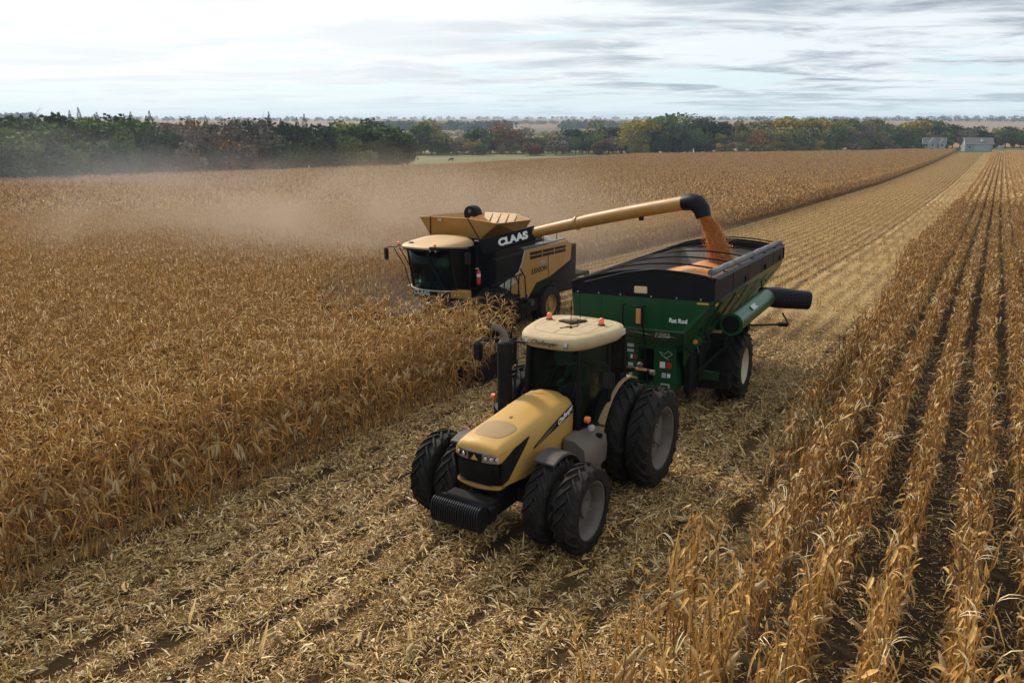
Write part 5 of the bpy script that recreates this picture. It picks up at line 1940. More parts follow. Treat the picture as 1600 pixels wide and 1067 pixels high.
def left_rows():
    rows = -11.42 - .77 * np.arange(0, 100)
    out = []
    for x in rows:
        for_edge = x > -20.0
        y1 = (HEAD_Y if x > -12.6 else 16.4) if for_edge else 90.0
        ys = np.arange(-8, y1, .095 if x > -13.4 else .13)
        ys = ys + rng.normal(0, .035, len(ys))
        out.append(np.stack([x + rng.normal(0, .045, len(ys)), ys], 1))
    P = np.concatenate(out)
    # a few plants are missing
    P = P[rng.random(len(P)) > .05]
    return P


NEAR = 70.0
PL = left_rows()
k = in_view(PL[:, 0], PL[:, 1]) & (dist(PL[:, 0], PL[:, 1]) < NEAR)
PL = PL[k]
rowsR = [(-3.34 + .77 * i) for i in range(20)]
outR = []
for x in rowsR:
    ys = np.concatenate([np.arange(-6, 50, .085), np.arange(50, 100, .12)])
    ys = ys + rng.normal(0, .03, len(ys))
    outR.append(np.stack([x + rng.normal(0, .05, len(ys)), ys], 1))
PR = np.concatenate(outR)
PR = PR[in_view(PR[:, 0], PR[:, 1]) & (PR[:, 1] < 100)]
# the first two rows are thin and broken near the camera
thin = (PR[:, 0] < -1.5) & (PR[:, 1] < 9.0)
PR = PR[~(thin & (rng.random(len(PR)) < .15))]
gap = (PR[:, 0] < -2.2) & (PR[:, 0] > -2.95) & (rng.random(len(PR)) < np.interp(PR[:, 1], [4, 6, 8.5, 9.5, 12, 14, 20, 24], [.75, .5, .45, 1, 1, .6, .4, .05]))
gap |= (PR[:, 0] < -2.95) & (rng.random(len(PR)) < np.interp(PR[:, 1], [36, 48], [1, .1]))
PR = PR[~gap]


def place(P, lean_dir=None, hs=(.88, 1.1), nvar=8, leanamt=.10, h_mod=None):
    N = len(P)
    z = gz(P[:, 0], P[:, 1])
    pos = np.stack([P[:, 0], P[:, 1], z], 1)
    rz = rng.uniform(0, 2 * math.pi, N)
    rot = np.stack([rng.normal(0, leanamt, N), rng.normal(0, leanamt, N), rz], 1)
    if lean_dir is not None:
        # a common lean (x towards the cut edge): tilt about world axes after spinning, small angles
        rot[:, 0] += lean_dir[0]
        rot[:, 1] += lean_dir[1]
    s = rng.uniform(hs[0], hs[1], N)
    if h_mod is not None:
        s = s * h_mod
    sc = np.stack([s * rng.uniform(.9, 1.15, N)] * 2 + [s], 1)
    return pos, rot, sc, rng.integers(0, nvar, N)


posL, rotL, scL, idL = place(PL, (.0, .0), (.86, 1.10), leanamt=.07)
# plants in the last standing rows lean and droop towards the open strip
edge = PL[:, 0] > -12.4
rotL[edge, 1] += rng.normal(.0, .04, edge.sum())
hm = .98 + .10 * np.sin(PR[:, 1] * .9 + PR[:, 0] * 2) * rng.random(len(PR)) - .25 * (rng.random(len(PR)) < .15)
posR, rotR, scR, idR = place(PR, None, (.85, 1.15), h_mod=hm, leanamt=.05)

# the 300 plants that show largest are objects of their own, with their parts
def pick(P, n, okay):
    d = dist(P[:, 0], P[:, 1])
    v = in_view(P[:, 0], P[:, 1], -.03, 0) & okay
    # ground in front of the lower picture edge only
    dep = (P[:, 0] * FW[0] + P[:, 1] * FW[1])
    v &= dep > 5.0
    ids = np.where(v)[0]
    return ids[np.argsort(d[ids])][:n]


bigR = pick(PR, 180, PR[:, 0] < 1.2)
bigL = pick(PL, 120, PL[:, 0] > -11.7)

part_mesh = {}


def plant_objects(i, side, pos, rot, sc, label, group):
    key = (side, i)
    parts = (partsL if side == 'L' else partsR)[i]
    mats = ML if side == 'L' else MR
    if key not in part_mesh:
        part_mesh[key] = [(n, q.mesh(n, mats)) for n, q in parts]
    o = thing('corn_plant', label, 'corn plant', pos, rot, group)
    o.scale = sc
    for n, me in part_mesh[key]:
        c = bpy.data.objects.new(n, me)
        COL.objects.link(c)
        c.parent = o
    return o


ORD = ['first', 'second', 'third', 'fourth', 'fifth', 'sixth', 'seventh', 'eighth', 'ninth']
for j in bigR:
    r = int(round((PR[j, 0] + 2.57) / .77))
    plant_objects(int(idR[j]), 'R', posR[j], rotR[j], scR[j],
                  'golden corn plant in the %s standing row right of the tractor, %s' % (ORD[max(0, min(8, r))], 'at the bottom edge' if PR[j, 1] < 5.5 else 'lower down' if PR[j, 1] < 7.5 else 'farther up'),
                  'corn plants in the %s standing row right of the tractor' % ORD[max(0, min(8, r))])
for j in bigL:
    plant_objects(int(idL[j]), 'L', posL[j], rotL[j], scL[j],
                  'dry corn plant on the left field edge, %s' % ('in the lower left corner' if PL[j, 1] < 5 else 'left of the tractor weights' if PL[j, 1] < 8.5 else 'level with the tractor cab' if PL[j, 1] < 12 else 'just before the combine'),
                  'corn plants along the cut edge left of the tractor')
mR = np.ones(len(PR), bool)
mR[bigR] = False
mL = np.ones(len(PL), bool)
mL[bigL] = False
scatter('standing_corn', 'dense field of dry standing corn filling the left half', 'corn field', posL[mL], rotL[mL], scL[mL], idL[mL], varL)
scatter('standing_corn', 'dry corn left standing in rows at the right edge', 'corn field', posR[mR], rotR[mR], scR[mR], idR[mR], varR)

# farther corn: blocks
def blocks(x0, x1, y0, y1, wx, wy, test):
    xs = np.arange(x0, x1, wx)
    ys = np.arange(y0, y1, wy)
    XX, YY = np.meshgrid(xs, ys)
    P = np.stack([XX.ravel(), YY.ravel()], 1)
    return P[test(P)]


# field boundary on the far left and the far end
LB = np.array([(-30, -150), (30, -150), (338, -151), (378, -118), (437, -77), (475, -41), (441, -20)])


def inside_left(P):
    X, Y = P[:, 0], P[:, 1]
    xb = np.interp(Y, [-30, 338, 378, 437, 470], [-148.5, -149, -117, -77, -45])
    return (X > xb) & (Y < 462)


NB = NEAR - 1.0
Pb = blocks(-150, -20.2, -10, 462, 2.31, 2.4, lambda P: inside_left(P) & in_view(P[:, 0], P[:, 1], .05) & (dist(P[:, 0], P[:, 1]) > NB) & (P[:, 0] < -20.5))
Pb[:, 0] = np.round((Pb[:, 0] + 21.6) / 2.31) * 2.31 - 21.6
Pb[:, 0] += .35
Pb = Pb + rng.uniform(-.3, .3, Pb.shape) * np.stack([Pb[:, 0] < -22, np.ones(len(Pb))], 1)
N = len(Pb)
pb = np.stack([Pb[:, 0], Pb[:, 1], gz(Pb[:, 0], Pb[:, 1])], 1)
dB = np.hypot(Pb[:, 0], Pb[:, 1])
scatter('far_standing_corn', 'far part of the dry corn field reaching to the woods', 'corn field', pb,
        np.stack([np.full(N, -.035), np.full(N, -.02), (rng.integers(0, 2, N)) * math.pi], 1),
        np.stack([np.ones(N), np.ones(N), rng.uniform(.93, 1.07, N)], 1), rng.integers(0, 5, N), patchL)
Pr = np.array([(x, y) for x in rowsR for y in np.arange(101, 441, 2.4)])
Pr = Pr[in_view(Pr[:, 0], Pr[:, 1], .05)]
N = len(Pr)
scatter('far_standing_corn', 'far ends of the standing corn rows at right', 'corn field', np.stack([Pr[:, 0], Pr[:, 1], gz(Pr[:, 0], Pr[:, 1])], 1),
        np.stack([np.full(N, -.03), np.zeros(N), (rng.integers(0, 2, N)) * math.pi], 1),
        np.stack([np.full(N, .85), np.ones(N), rng.uniform(.92, 1.08, N)], 1), rng.integers(0, 5, N), patchR)


# ------------------------------------------------------------------ litter on the stubble
def litter_patch(seed, w, h, n, hmax, lmax=.30, mean=.5):
    R = np.random.default_rng(seed)
    q = Q()
    for i in range(n):
        x, y = R.uniform(-w / 2, w / 2), R.uniform(-h / 2, h / 2)
        L = min(lmax, R.gamma(2.0, .037) + .025)
        kind = R.random()
        wd = R.uniform(.006, .015) if kind < .6 else (R.uniform(.014, .028) if kind < .94 else R.uniform(.03, .05))
        e0 = R.normal(.10, .36)
        V, F = leaf_strip((x, y, abs(R.normal(.3, .5)) * hmax), R.uniform(0, 6.28), L, wd, e0, R.normal(.3, .5), 2, R.normal(0, .9), R.uniform(.05, .35), R)
        q.add(V, F, 0)
    return q.mesh('litter%d' % seed, [M_litter])


litA = [litter_patch(400 + i, .78, .78, 200 + 20 * (i % 5), .04 + .02 * (i % 4)) for i in range(6)]
litS = [litter_patch(410 + i, .50, .8, 330 + 15 * (i % 4), .05 + .03 * (i % 4)) for i in range(8)]
litB = [litter_patch(420 + i, 1.5, 1.5, 230, .10, .36) for i in range(6)]
ridge = [litter_patch(440 + i, .26, 1.2, 130, .17, .34) for i in range(6)]


def stub_ridge(seed):
    R = np.random.default_rng(seed)
    q = Q()
    for y in np.arange(-.6, .6, .16):
        hh = R.uniform(.12, .36)
        V, F = leaf_strip((R.normal(0, .03), y + R.normal(0, .03), 0), R.uniform(0, 6.28), hh, .028, R.uniform(1.1, 1.57), .1, 2, 0, .4, R)
        q.add(V, F, 0)
    me = litter_patch(seed, .3, 1.2, 70, .12, .34)
    V = np.array([v.co[:] for v in me.vertices])
    q.add(V, [tuple(p.vertices) for p in me.polygons], 0)
    return q.mesh('stub%d' % seed, [M_litter])


stubs = [stub_ridge(460 + i) for i in range(6)]


def grid(x0, x1, y0, y1, s, jit):
    XX, YY = np.meshgrid(np.arange(x0, x1, s), np.arange(y0, y1, s))
    P = np.stack([XX.ravel(), YY.ravel()], 1)
    P = P + rng.uniform(-jit, jit, P.shape)
    return P[in_view(P[:, 0], P[:, 1], .05)]


def sc_litter(name, label, P, var, s=1.0, lift=0.0, align=False, sz=None):
    N = len(P)
    rz = rng.uniform(0, 6.28, N) if not align else (rng.integers(0, 2, N) * math.pi + rng.normal(0, .05, N))
    ss = rng.uniform(.85, 1.15, N) * s
    sz_ = ss if sz is None else ss * sz
    scatter(name, label, 'crop litter', np.stack([P[:, 0], P[:, 1], gz(P[:, 0], P[:, 1]) + lift], 1), np.stack([np.full(N, -.035), np.zeros(N), rz], 1),
            np.stack([ss, ss, sz_], 1), rng.integers(0, len(var), N), var)


P = grid(-11.2, -2.1, -1, 26, .5, .12)
Ps = np.array([(x, y) for x in np.arange(-11.0, -2.1, .77) for y in np.arange(-1, 26, .6)])
Ps = Ps + np.stack([rng.normal(0, .05, len(Ps)) + .06 * np.sin(Ps[:, 1] * .7 + Ps[:, 0] * 3), rng.uniform(-.1, .1, len(Ps))], 1)
Ps = Ps[in_view(Ps[:, 0], Ps[:, 1], .05)]
P = P[rng.random(len(P)) < .50]
P2 = grid(-20.3, -11.2, 16.5, 26, .55, .12)
sc_litter('corn_litter', 'chopped husks, leaves and stalks covering the cut strip under the tractor', np.concatenate([P, P2]), litA)
sc_litter('litter_streaks', 'lengthwise streaks of pale straw lying on the cut strip', Ps, litS, 1.0, 0, True)
P = grid(-20.3, -2.6, 25.5, 110, 1.15, .3)
sc_litter('far_corn_litter', 'straw coloured corn litter on the cut strip beyond the cart', P, litB)
P = grid(-2.1, 5.5, -1, 28, .8, .2)
sc_litter('row_litter', 'thin dark litter on the soil between the standing rows at right', P, litA, 1.0, 0, False, .5)
P = grid(-14.0, -11.2, -2, 16, .6, .15)
sc_litter('edge_litter', 'fallen leaves at the foot of the left field edge', P, litA, 1.0, 0)
Pn = np.array([(x, y) for x in np.arange(-19.51, -3.0, .77) for y in np.arange(-1.2, 26, 1.15) if (x > -11.2 or y > 17.5)])
Pn = Pn[in_view(Pn[:, 0], Pn[:, 1], .05)]
sc_litter('stubble_ridges', 'ridges of litter lying along the cut rows near the tractor', Pn + rng.normal(0, .06, Pn.shape), ridge + stubs[:2], 1.0, 0, True, 1.1)
Pn = np.array([(x, y) for x in np.arange(-19.51, -3.0, .77) for y in np.arange(25, 452, 1.15) if (x < -7.3 or (int(y * 7) % 10) < 3)])
Pn = Pn[in_view(Pn[:, 0], Pn[:, 1], .05)]
sc_litter('stubble_rows', 'rows of cut corn stubble running away behind the cart', Pn + rng.normal(0, .03, Pn.shape), stubs, 1.0, 0, True, 1.5)


# fallen ears, husks and long broken leaves near the camera
def big_litter(seed):
    R = np.random.default_rng(seed)
    q = Q()
    k = seed % 3
    if k == 0:
        V, F = leaf_strip((0, 0, .05), 0, R.uniform(.35, .55), .055, .2, .6, 5, R.normal(0, 1), .2, R)
        q.add(V, F, 0)
    elif k == 1:
        prof = [(0, .010), (.04, .030), (.12, .036), (.19, .024), (.25, .005)]
        rings = [[(a, r * math.cos(b), .05 + r * math.sin(b)) for b in np.linspace(0, 2 * math.pi, 7, endpoint=False)] for a, r in prof]
        V = np.array(rings).reshape(-1, 3)
        F = [(i * 7 + k_, i * 7 + (k_ + 1) % 7, (i + 1) * 7 + (k_ + 1) % 7, (i + 1) * 7 + k_) for i in range(4) for k_ in range(7)]
        q.add(V, F, 0)
    else:
        for _ in range(4):
            V, F = leaf_strip((0, 0, .04), R.normal(0, .8), R.uniform(.15, .28), .05, .5, .7, 4, R.normal(0, 1), .3, R)
            q.add(V, F, 0)
    return q.mesh('husk%d' % seed, [M_husk if k else M_litter])


P = np.stack([rng.uniform(-11.2, -2.4, 700), rng.uniform(1, 18, 700)], 1)
P = P[in_view(P[:, 0], P[:, 1], .02)]
N = len(P)
scatter('fallen_husks', 'pale husks, ears and broken leaves scattered on the litter', 'crop litter',
        np.stack([P[:, 0], P[:, 1], gz(P[:, 0], P[:, 1]) + rng.uniform(.0, .1, N)], 1),
        np.stack([rng.normal(0, .3, N), rng.normal(0, .3, N), rng.uniform(0, 6.28, N)], 1),
        np.stack([rng.uniform(.6, 1.1, N)] * 3, 1), rng.integers(0, 9, N), [big_litter(480 + i) for i in range(9)])

# ------------------------------------------------------------------ trees
def treemat(name, stops, trans=.15):
    m = leafmat(name, stops, trans, .8, .2, .45)
    return m


TM = {
    'dark': treemat('dark_green_leaves', [(0, (.011, .024, .011)), (.5, (.028, .050, .019)), (1, (.058, .086, .030))]),
    'green': treemat('green_leaves', [(0, (.035, .062, .015)), (.5, (.085, .125, .032)), (1, (.17, .22, .055))]),
    'olive': treemat('olive_leaves', [(0, (.07, .072, .02)), (.5, (.17, .16, .045)), (1, (.30, .27, .085))]),
    'yellow': treemat('yellow_leaves', [(0, (.14, .12, .02)), (.5, (.30, .23, .03)), (1, (.46, .33, .05))]),
    'rust': treemat('rust_leaves', [(0, (.10, .05, .02)), (.5, (.20, .10, .035)), (1, (.30, .16, .05))]),
    'grey': treemat('bare_twigs', [(0, (.08, .066, .05)), (.5, (.15, .12, .09)), (1, (.23, .18, .135))], 0),
    'cedar': treemat('cedar_needles', [(0, (.007, .014, .009)), (.5, (.014, .026, .016)), (1, (.03, .045, .025))], 0),
}
M_bark = pmat('tree_bark', (.075, .06, .045), .9)


def quads(C, S, R, flat=.0):
    """random leaf-clump faces at centres C with sizes S"""
    N = len(C)
    a = R.normal(0, 1, (N, 3))
    a /= np.linalg.norm(a, axis=1)[:, None]
    b = np.cross(a, R.normal(0, 1, (N, 3)))
    b /= np.linalg.norm(b, axis=1)[:, None]
    S = S[:, None]
    asp = R.uniform(.5, 1, (N, 1))
    V = np.stack([C - a * S, C - b * S * asp * .8, C + a * S * .9, C + b * S * asp], 1).reshape(-1, 3)
    F = [(4 * i, 4 * i + 1, 4 * i + 2, 4 * i + 3) for i in range(N)]
    return V, F


def mesh_q(V, F, name, mat):
    me = bpy.data.meshes.new(name)
    me.from_pydata(np.asarray(V).tolist(), [], F)
    me.materials.append(mat)
    return me


def trunk_mesh(R, h, r, spread, nb=6, name='trunk', fine=0):
    mb = MB()
    mb.tube([(0, 0, -.5), (R.normal(0, .1), R.normal(0, .1), h * .25), (R.normal(0, .2), R.normal(0, .2), h * .5), (R.normal(0, .3), R.normal(0, .3), h * .85)], r, 6,
            rs=[r * 1.2, r * .85, r * .55, r * .12])
    for i in range(nb):
        z = h * R.uniform(.18, .6)
        a = R.uniform(0, 6.28)
        L = spread * R.uniform(.6, 1.0)
        p0 = np.array([0, 0, z])
        p1 = p0 + np.array([math.cos(a) * L * .5, math.sin(a) * L * .5, L * .45])
        p2 = p1 + np.array([math.cos(a) * L * .4, math.sin(a) * L * .4, L * .55])
        mb.tube([p0, p1, p2], r * .3, 4, rs=[r * .42, r * .25, r * .06])
        for j in range(fine):
            b = a + R.normal(0, .9)
            q0 = p0 + (p2 - p0) * R.uniform(.3, .95)
            q1 = q0 + np.array([math.cos(b), math.sin(b), R.uniform(.3, 1.3)]) * L * R.uniform(.2, .45)
            mb.tube([q0, q1], .05, 3, caps=False, rs=[r * .13, r * .04])
            for _ in range(3):
                q2 = q1 + np.array([R.normal(0, 1), R.normal(0, 1), R.uniform(.2, 1.2)]) * L * .14
                mb.tube([q0 + (q1 - q0) * R.uniform(.4, 1), q2], .03, 3, caps=False, rs=[r * .07, r * .03])
    me = bpy.data.meshes.new(name)
    me.from_pydata(mb.v, [], mb.f)
    me.materials.append(M_bark)
    return me


def crown_round(seed, h, w, n=2600, low=.12, lobes=16, size=.42, sparse=False):
    """h: full height of the tree, w: crown width"""
    R = np.random.default_rng(seed)
    C, S = [], []
    cz = h * (low + (1 - low) * .52)
    ch = h * (1 - low) * .5
    for i in range(lobes):
        d = R.normal(0, 1, 3)
        d /= np.linalg.norm(d)
        rr = R.uniform(.35, .78)
        c = np.array([d[0] * w / 2 * rr, d[1] * w / 2 * rr, cz + d[2] * ch * rr])
        lr = w * R.uniform(.15, .27)
        k = n // lobes
        p = R.normal(0, 1, (k, 3))
        p /= np.linalg.norm(p, axis=1)[:, None]
        p *= (R.uniform(.55, 1.08, (k, 1))) * np.array([1, 1, .8])
        C.append(c + p * lr)
        S.append(R.uniform(.55, 1.2, k) * size * (.6 if sparse else 1))
    C = np.concatenate(C)
    S = np.concatenate(S)
    m = C[:, 2] > h * low * .5
    return quads(C[m], S[m], R)


def crown_cedar(seed, h, w, n=1600, size=.34):
    R = np.random.default_rng(seed)
    t = R.random(n) ** 1.25
    z = h * (.03 + .97 * t)
    lay = 1 + .22 * np.sin(z * 3.1 + R.uniform(0, 6)) + R.normal(0, .1, n)
    r = w / 2 * (1 - t) ** 1.05 * lay * R.uniform(.55, 1.0, n) + .06
    a = R.uniform(0, 6.28, n)
    C = np.stack([r * np.cos(a), r * np.sin(a), z], 1)
    V, F = quads(C, R.uniform(.5, 1.1, n) * size * (1.15 - .95 * t), R)
    return V, F


TREE = {}
Rt = np.random.default_rng(55)
for i in range(4):
    TREE['round%d' % i] = (crown_round(500 + i, 10, 9.0 + i * .7, 2600, .02), trunk_mesh(Rt, 10, .22, 3.2))
for i in range(3):
    TREE['tall%d' % i] = (crown_round(510 + i, 10, 6.8, 2200, .05, 14), trunk_mesh(Rt, 10, .2, 2.6))
for i in range(3):
    TREE['bush%d' % i] = (crown_round(520 + i, 10, 12, 1500, .0, 12, .6), trunk_mesh(Rt, 8, .2, 4))
for i in range(3):
    TREE['sparse%d' % i] = (crown_round(530 + i, 10, 8.0, 1700, .06, 20, .40, True), trunk_mesh(Rt, 10.5, .2, 3.6, 12, 'trunk', 6))
for i in range(4):
    TREE['cedar%d' % i] = (crown_cedar(540 + i, 10, 4.2 + .5 * i), trunk_mesh(Rt, 9, .15, .8, 2))
MESH = {}


def tree(kind, tone, x, y, h, w=1.0, label='', group=None, cat='tree', rz=None, zoff=0.0):
    key = (kind, tone)
    if key not in MESH:
        (V, F), tr = TREE[kind]
        MESH[key] = (mesh_q(V, F, 'crown', TM[tone]), tr)
    cr, tr = MESH[key]
    nm = {'ced': 'cedar_tree', 'bus': 'bush', 'rou': 'broadleaf_tree', 'tal': 'broadleaf_tree', 'spa': 'broadleaf_tree'}[kind[:3]]
    z = float(gz(x, y)) + zoff
    o = thing(nm, label, 'bush' if nm == 'bush' else cat, (x, y, z - .2), (0, 0, random.uniform(0, 6.28) if rz is None else rz), group)
    s = h / 10
    o.scale = (s * w, s * w, s)
    c = bpy.data.objects.new('crown', cr)
    t_ = bpy.data.objects.new('trunk', tr)
    for q in (c, t_):
        COL.objects.link(q)
        q.parent = o
    return o


R = np.random.default_rng(99)
FOCAL = 1135.0


def at_px(px, D):
    """ground point at distance D in the compass direction of picture column px"""
    a = math.atan((px - 800) / FOCAL / .957) - rad(33.12)
    return D * math.sin(a), D * math.cos(a)


WORD = {'dark': 'dark green', 'green': 'mid green', 'olive': 'olive', 'yellow': 'yellow leaved', 'rust': 'rust brown', 'grey': 'bare grey', 'cedar': 'blackish'}
SHAPE = {'round': 'round headed tree', 'tall': 'tall narrow tree', 'bush': 'low bush', 'sparse': 'thin leaved tree', 'cedar': 'pointed cedar'}


def lab(kind, tone, where):
    return '%s %s %s' % (WORD[tone], SHAPE[kind.rstrip('0123456789')], where)


# the wood at the left: edge trees against the corn, then ranks behind
def wood():
    # (px, base distance)
    edge_px = [-60, 0, 200, 400, 655]
    edge_D = [138, 146, 165, 192, 234]
    i = 0
    for rank, (dd, hs, step) in enumerate(((3, (7, 10), 20), (11, (11.2, 12.8), 18), (24, (13.0, 14.4), 19), (40, (14.2, 15.4), 24))):
        px = -70.0
        while px < 650 - rank * 12:
            D = float(np.interp(px, edge_px, edge_D)) + dd + R.normal(0, 2)
            x, y = at_px(px, D)
            # what stands where, from left to right
            if px < 160:
                tones = ['dark', 'green', 'dark', 'dark', 'green']
                kinds = ['round', 'sparse', 'round', 'tall']
            elif px < 300:
                tones = ['green', 'dark', 'dark', 'dark', 'dark']
                kinds = ['round', 'cedar', 'round', 'tall']
            elif px < 440:
                tones = ['grey', 'rust', 'grey', 'dark', 'grey', 'dark'] if rank < 3 else ['cedar', 'dark', 'rust']
                kinds = ['sparse', 'round', 'sparse', 'cedar']
            elif px < 540:
                tones = ['dark', 'dark', 'cedar']
                kinds = ['cedar', 'cedar', 'tall']
            else:
                tones = ['green', 'dark', 'dark']
                kinds = ['round', 'round', 'sparse']
            tone = tones[R.integers(len(tones))]
            kind = kinds[R.integers(len(kinds))]
            h = R.uniform(*hs) + (1.0 if px > 380 else 0) - (.9 if px < 150 else 0) + (px > 560) * 1.0
            if rank == 0:
                kind = ['bush', 'round', 'bush', 'sparse'][R.integers(4)]
                if px > 440 and px < 560:
                    tone = 'dark'
            if kind == 'cedar':
                tone = 'cedar'
                h *= 1.05 if rank else .8
            if kind == 'sparse' and tone in ('cedar',):
                tone = 'grey'
            if kind == 'bush':
                h *= .75
            kd = kind + str(R.integers(3))
            pos = ('at the hazy left end' if px < 160 else 'in the left part' if px < 300 else 'in the brown middle part' if px < 440 else 'in the dark right part' if px < 540 else 'at the right end')
            rk = ('front rank', 'second rank', 'third rank', 'back rank')[rank]
            tree(kd, tone, x, y, h, R.uniform(.9, 1.25), '%s %s of the left wood, %s' % (lab(kind, tone, '')[:-1], pos, rk), 'trees of the wood behind the corn at left')
            px += step * R.uniform(.7, 1.3)
            i += 1
    # spires standing above the roof of the wood
    for px, D, h in ((187, 215, 15.0), (196, 216, 14.6), (214, 214, 15.2), (275, 222, 16.2), (345, 235, 16.8), (396, 238, 17.4), (402, 240, 16.6), (440, 240, 17.2), (468, 236, 15.8), (505, 240, 16.0), (530, 242, 15.8), (556, 245, 15.6)):
        x, y = at_px(px, D)
        tree('cedar%d' % R.integers(4), 'cedar', x, y, h - 2.3, .5, 'tall pointed cedar rising above the roof of the left wood', 'cedars rising above the left wood')


wood()

# trees along the creek behind the pasture (middle of the picture)
cent = [(668, 370, 14.5, 'tall0', 'green'), (684, 375, 15.5, 'round1', 'olive'), (700, 380, 9, 'bush0', 'dark'), (716, 392, 8, 'bush1', 'grey'), (728, 398, 9, 'sparse0', 'grey'),
        (742, 372, 6.5, 'bush2', 'yellow'), (758, 370, 5.8, 'bush0', 'green'), (751, 398, 12.5, 'round2', 'green'), (770, 394, 10, 'round0', 'green'), (787, 400, 14, 'round3', 'rust'),
        (804, 402, 11, 'sparse1', 'grey'), (818, 405, 13, 'sparse2', 'grey'), (827, 366, 6.5, 'bush1', 'rust'), (840, 400, 9, 'bush2', 'olive'), (858, 404, 10, 'sparse0', 'rust'),
        (876, 408, 11.5, 'round1', 'dark'), (892, 412, 12, 'round0', 'dark'), (908, 412, 11, 'round2', 'green'), (924, 415, 15.5, 'round1', 'olive'), (940, 413, 12, 'round3', 'dark'),
        (955, 414, 13, 'round0', 'dark'), (968, 405, 12.5, 'tall1', 'olive'), (786, 370, 4.5, 'sparse1', 'rust'), (799, 371, 4.0, 'sparse2', 'rust'), (706, 366, 5.5, 'sparse0', 'dark'),
        (660, 385, 12, 'round3', 'green'), (648, 380, 10, 'round0', 'green'), (980, 404, 13, 'round2', 'yellow')]
for px, D, h, kd, tone in cent:
    x, y = at_px(px, D + 22)
    kind = kd.rstrip('0123456789')
    where = ('beside the end of the left wood' if px < 690 else 'at the left of the creek trees' if px < 750 else 'in the middle of the creek trees behind the pasture' if px < 850 else 'at the right of the creek trees behind the pasture')
    tree(kd, tone, x, y, h * 1.18, 1.25, lab(kind, tone, where), 'trees along the creek behind the pasture')


for i, px in enumerate(np.arange(664, 985, 9.5)):
    D = 404 + 10 * math.sin(i * 1.7) + (i % 3) * 9
    x, y = at_px(px, D)
    tone = ['green', 'grey', 'dark', 'olive', 'rust', 'dark', 'grey', 'green'][(i * 5) % 8]
    kd = ['sparse0', 'bush1', 'round2', 'bush0', 'sparse1'][i % 5]
    kind = kd.rstrip('0123456789')
    tree(kd, tone, x, y, 6.5 + 3.0 * ((i * 7) % 5) / 5 + (2 if px > 850 else 0), 1.2, lab(kind, tone, 'in the undergrowth behind the creek trees' if px < 850 else 'in the right part of the creek undergrowth'), 'undergrowth along the creek')


# the long belt of big trees beyond the corn at right
def belt():
    e_px = [975, 1130, 1300, 1430, 1503, 1620]
    e_D = [375, 398, 447, 492, 512, 520]
    tops = [(975, 186), (1000, 178), (1040, 175), (1080, 182), (1110, 190), (1140, 184), (1170, 178), (1200, 182), (1245, 179), (1270, 184), (1310, 184), (1350, 190), (1385, 181), (1415, 190), (1450, 197), (1500, 198), (1540, 196), (1570, 196), (1600, 190), (1640, 188)]
    tx, ty = zip(*tops)
    for rank, (dd, fh, step) in enumerate(((4, .42, 15), (14, .72, 22), (30, 1.0, 24), (52, 1.04, 34))):
        px = 978.0 + rank * 3
        while px < 1625:
            D = float(np.interp(px, e_px, e_D)) + dd + R.normal(0, 2)
            x, y = at_px(px, D)
            if 1432 < px < 1560 and rank < 2:
                px += step
                continue
            g = float(gz(x, y))
            dep = D * math.cos(math.atan((px - 800) / FOCAL)) / .957 * .957
            top = np.interp(px, tx, ty)
            hh = (188 - top) * D / FOCAL * .98 + 6.957 - g
            h = hh * fh * R.uniform(.9, 1.03)
            if px < 1090:
                tones = ['green', 'dark', 'green', 'green']
                if px < 992:
                    tones = ['yellow', 'olive']
            elif px < 1180:
                tones = ['olive', 'grey', 'yellow', 'olive', 'rust']
            elif px < 1260:
                tones = ['green', 'olive', 'yellow', 'olive']
            elif px < 1360:
                tones = ['olive', 'grey', 'dark', 'green', 'olive']
            elif px < 1430:
                tones = ['green', 'yellow', 'dark']
            elif px < 1500:
                tones = ['dark', 'grey', 'dark', 'cedar']
            else:
                tones = ['dark', 'olive', 'green', 'dark']
            tone = tones[R.integers(len(tones))]
            kind = 'sparse' if tone == 'grey' else ['round', 'round', 'tall', 'sparse'][R.integers(4)]
            if tone == 'cedar':
                kind = 'cedar'
            if rank == 0:
                kind = ['bush', 'sparse', 'bush', 'tall'][R.integers(4)] if kind != 'cedar' else kind
                if tone == 'green' and R.random() < .5:
                    tone = 'dark'
            if kind == 'bush':
                h *= .8
            where = ('at the left end' if px < 1090 else 'left of the middle' if px < 1200 else 'in the middle' if px < 1320 else 'right of the middle' if px < 1430 else 'behind the farmstead' if px < 1560 else 'at the far right end')
            rk = ('front', 'second', 'third', 'back')[rank]
            w = 1.25 if kind != 'tall' else 1.05
            tree(kind + str(R.integers(3)), tone, x, y, h, w * R.uniform(.85, 1.15), '%s %s of the tree belt, %s rank' % (lab(kind, tone, '')[:-1], where, rk), 'trees of the belt beyond the corn at right')
            px += step * R.uniform(.7, 1.25)


belt()

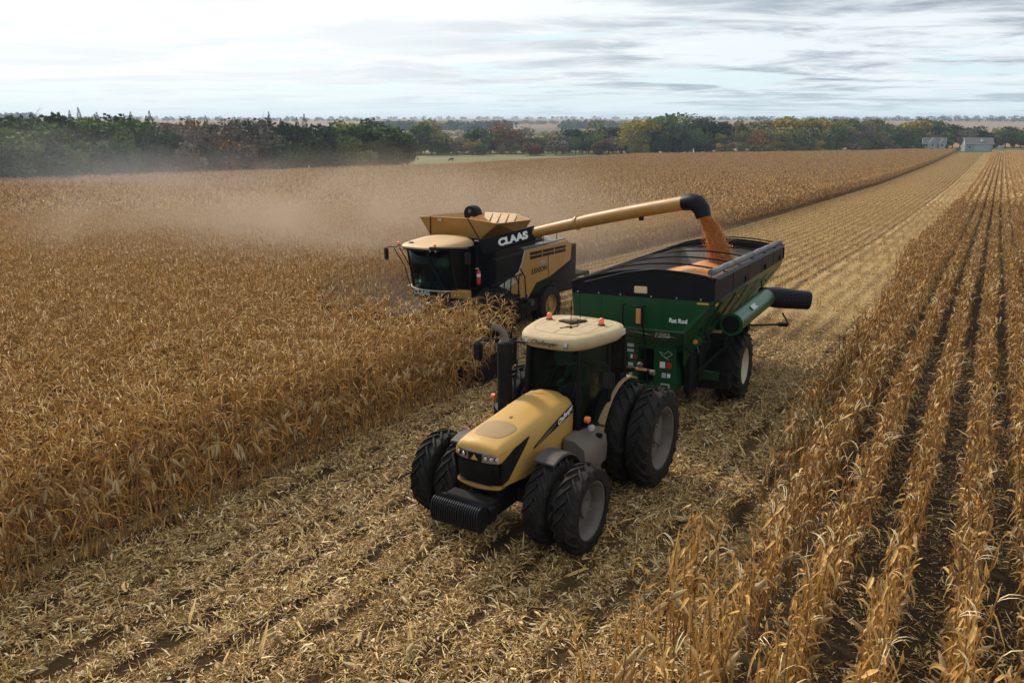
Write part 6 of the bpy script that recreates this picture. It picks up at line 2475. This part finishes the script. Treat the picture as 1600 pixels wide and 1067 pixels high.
for i, px in enumerate(np.arange(1436, 1650, 11.0)):
    D = 540 + 9 * (i % 3)
    x, y = at_px(px, D)
    tone = ['dark', 'dark', 'green', 'dark', 'grey', 'dark', 'olive'][i % 7]
    kd = ['round0', 'tall1', 'round2', 'round3', 'sparse1', 'cedar1', 'round1'][i % 7]
    if kd == 'cedar1':
        tone = 'cedar'
    tree(kd, tone, x, y, 11.2 + 2.4 * ((i * 5) % 4) / 4, 1.15, lab(kd.rstrip('0123456789'), tone, 'in the last rank of trees beyond the farmstead'), 'trees beyond the farmstead')

# far hedgerows and copses, a few pixels high: too far off to tell the trees apart
def far_copse(name, label, pxs, D, h, dens, tone='dark', seed=0):
    R2 = np.random.default_rng(seed)
    C, S = [], []
    for px in np.arange(pxs[0], pxs[1], dens):
        if R2.random() < .05:
            continue
        D2 = D * R2.uniform(.98, 1.05)
        x, y = at_px(px + R2.normal(0, dens * .4), D2)
        z = float(gz(x, y))
        hh = h * R2.uniform(.6, 1.15)
        k = 60
        p = R2.normal(0, 1, (k, 3))
        p /= np.linalg.norm(p, axis=1)[:, None]
        C.append(np.array([x, y, z + hh * .48]) + p * np.array([hh * .9, hh * .6, hh * .5]) * R2.uniform(.5, 1.05, (k, 1)))
        S.append(R2.uniform(.12, .26, k) * hh)
    V, F = quads(np.concatenate(C), np.concatenate(S), R2)
    o = bpy.data.objects.new(name, mesh_q(V, F, name, TM[tone]))
    COL.objects.link(o)
    tag(o, label, 'trees', kind='stuff')


far_copse('far_wood', 'far dark wood beyond the brown fields, left of the middle', (618, 800), 1250, 15, 3.2, 'dark', 1)
far_copse('far_wood', 'far dark copse on the skyline above the creek trees', (870, 965), 1350, 14, 3.4, 'dark', 2)
far_copse('far_hedgerow', 'thin far hedgerow between brown fields', (600, 985), 1750, 9, 4.0, 'olive', 3)
far_copse('far_hedgerow', 'far hedgerow on the skyline at the left', (-40, 620), 2300, 10, 7.5, 'dark', 4)
far_copse('far_copse', 'small copse on the skyline at far left', (66, 118), 2100, 20, 5, 'dark', 5)
far_copse('far_hedgerow', 'far hedgerow along the skyline at the right', (985, 1640), 2400, 11, 6.0, 'dark', 6)
far_copse('far_wood', 'low blue wood along the horizon', (-80, 1680), 3600, 14, 7.0, 'dark', 7)
far_copse('far_hedgerow', 'faint hedge crossing the far brown field', (690, 990), 900, 5, 3.0, 'olive', 8)
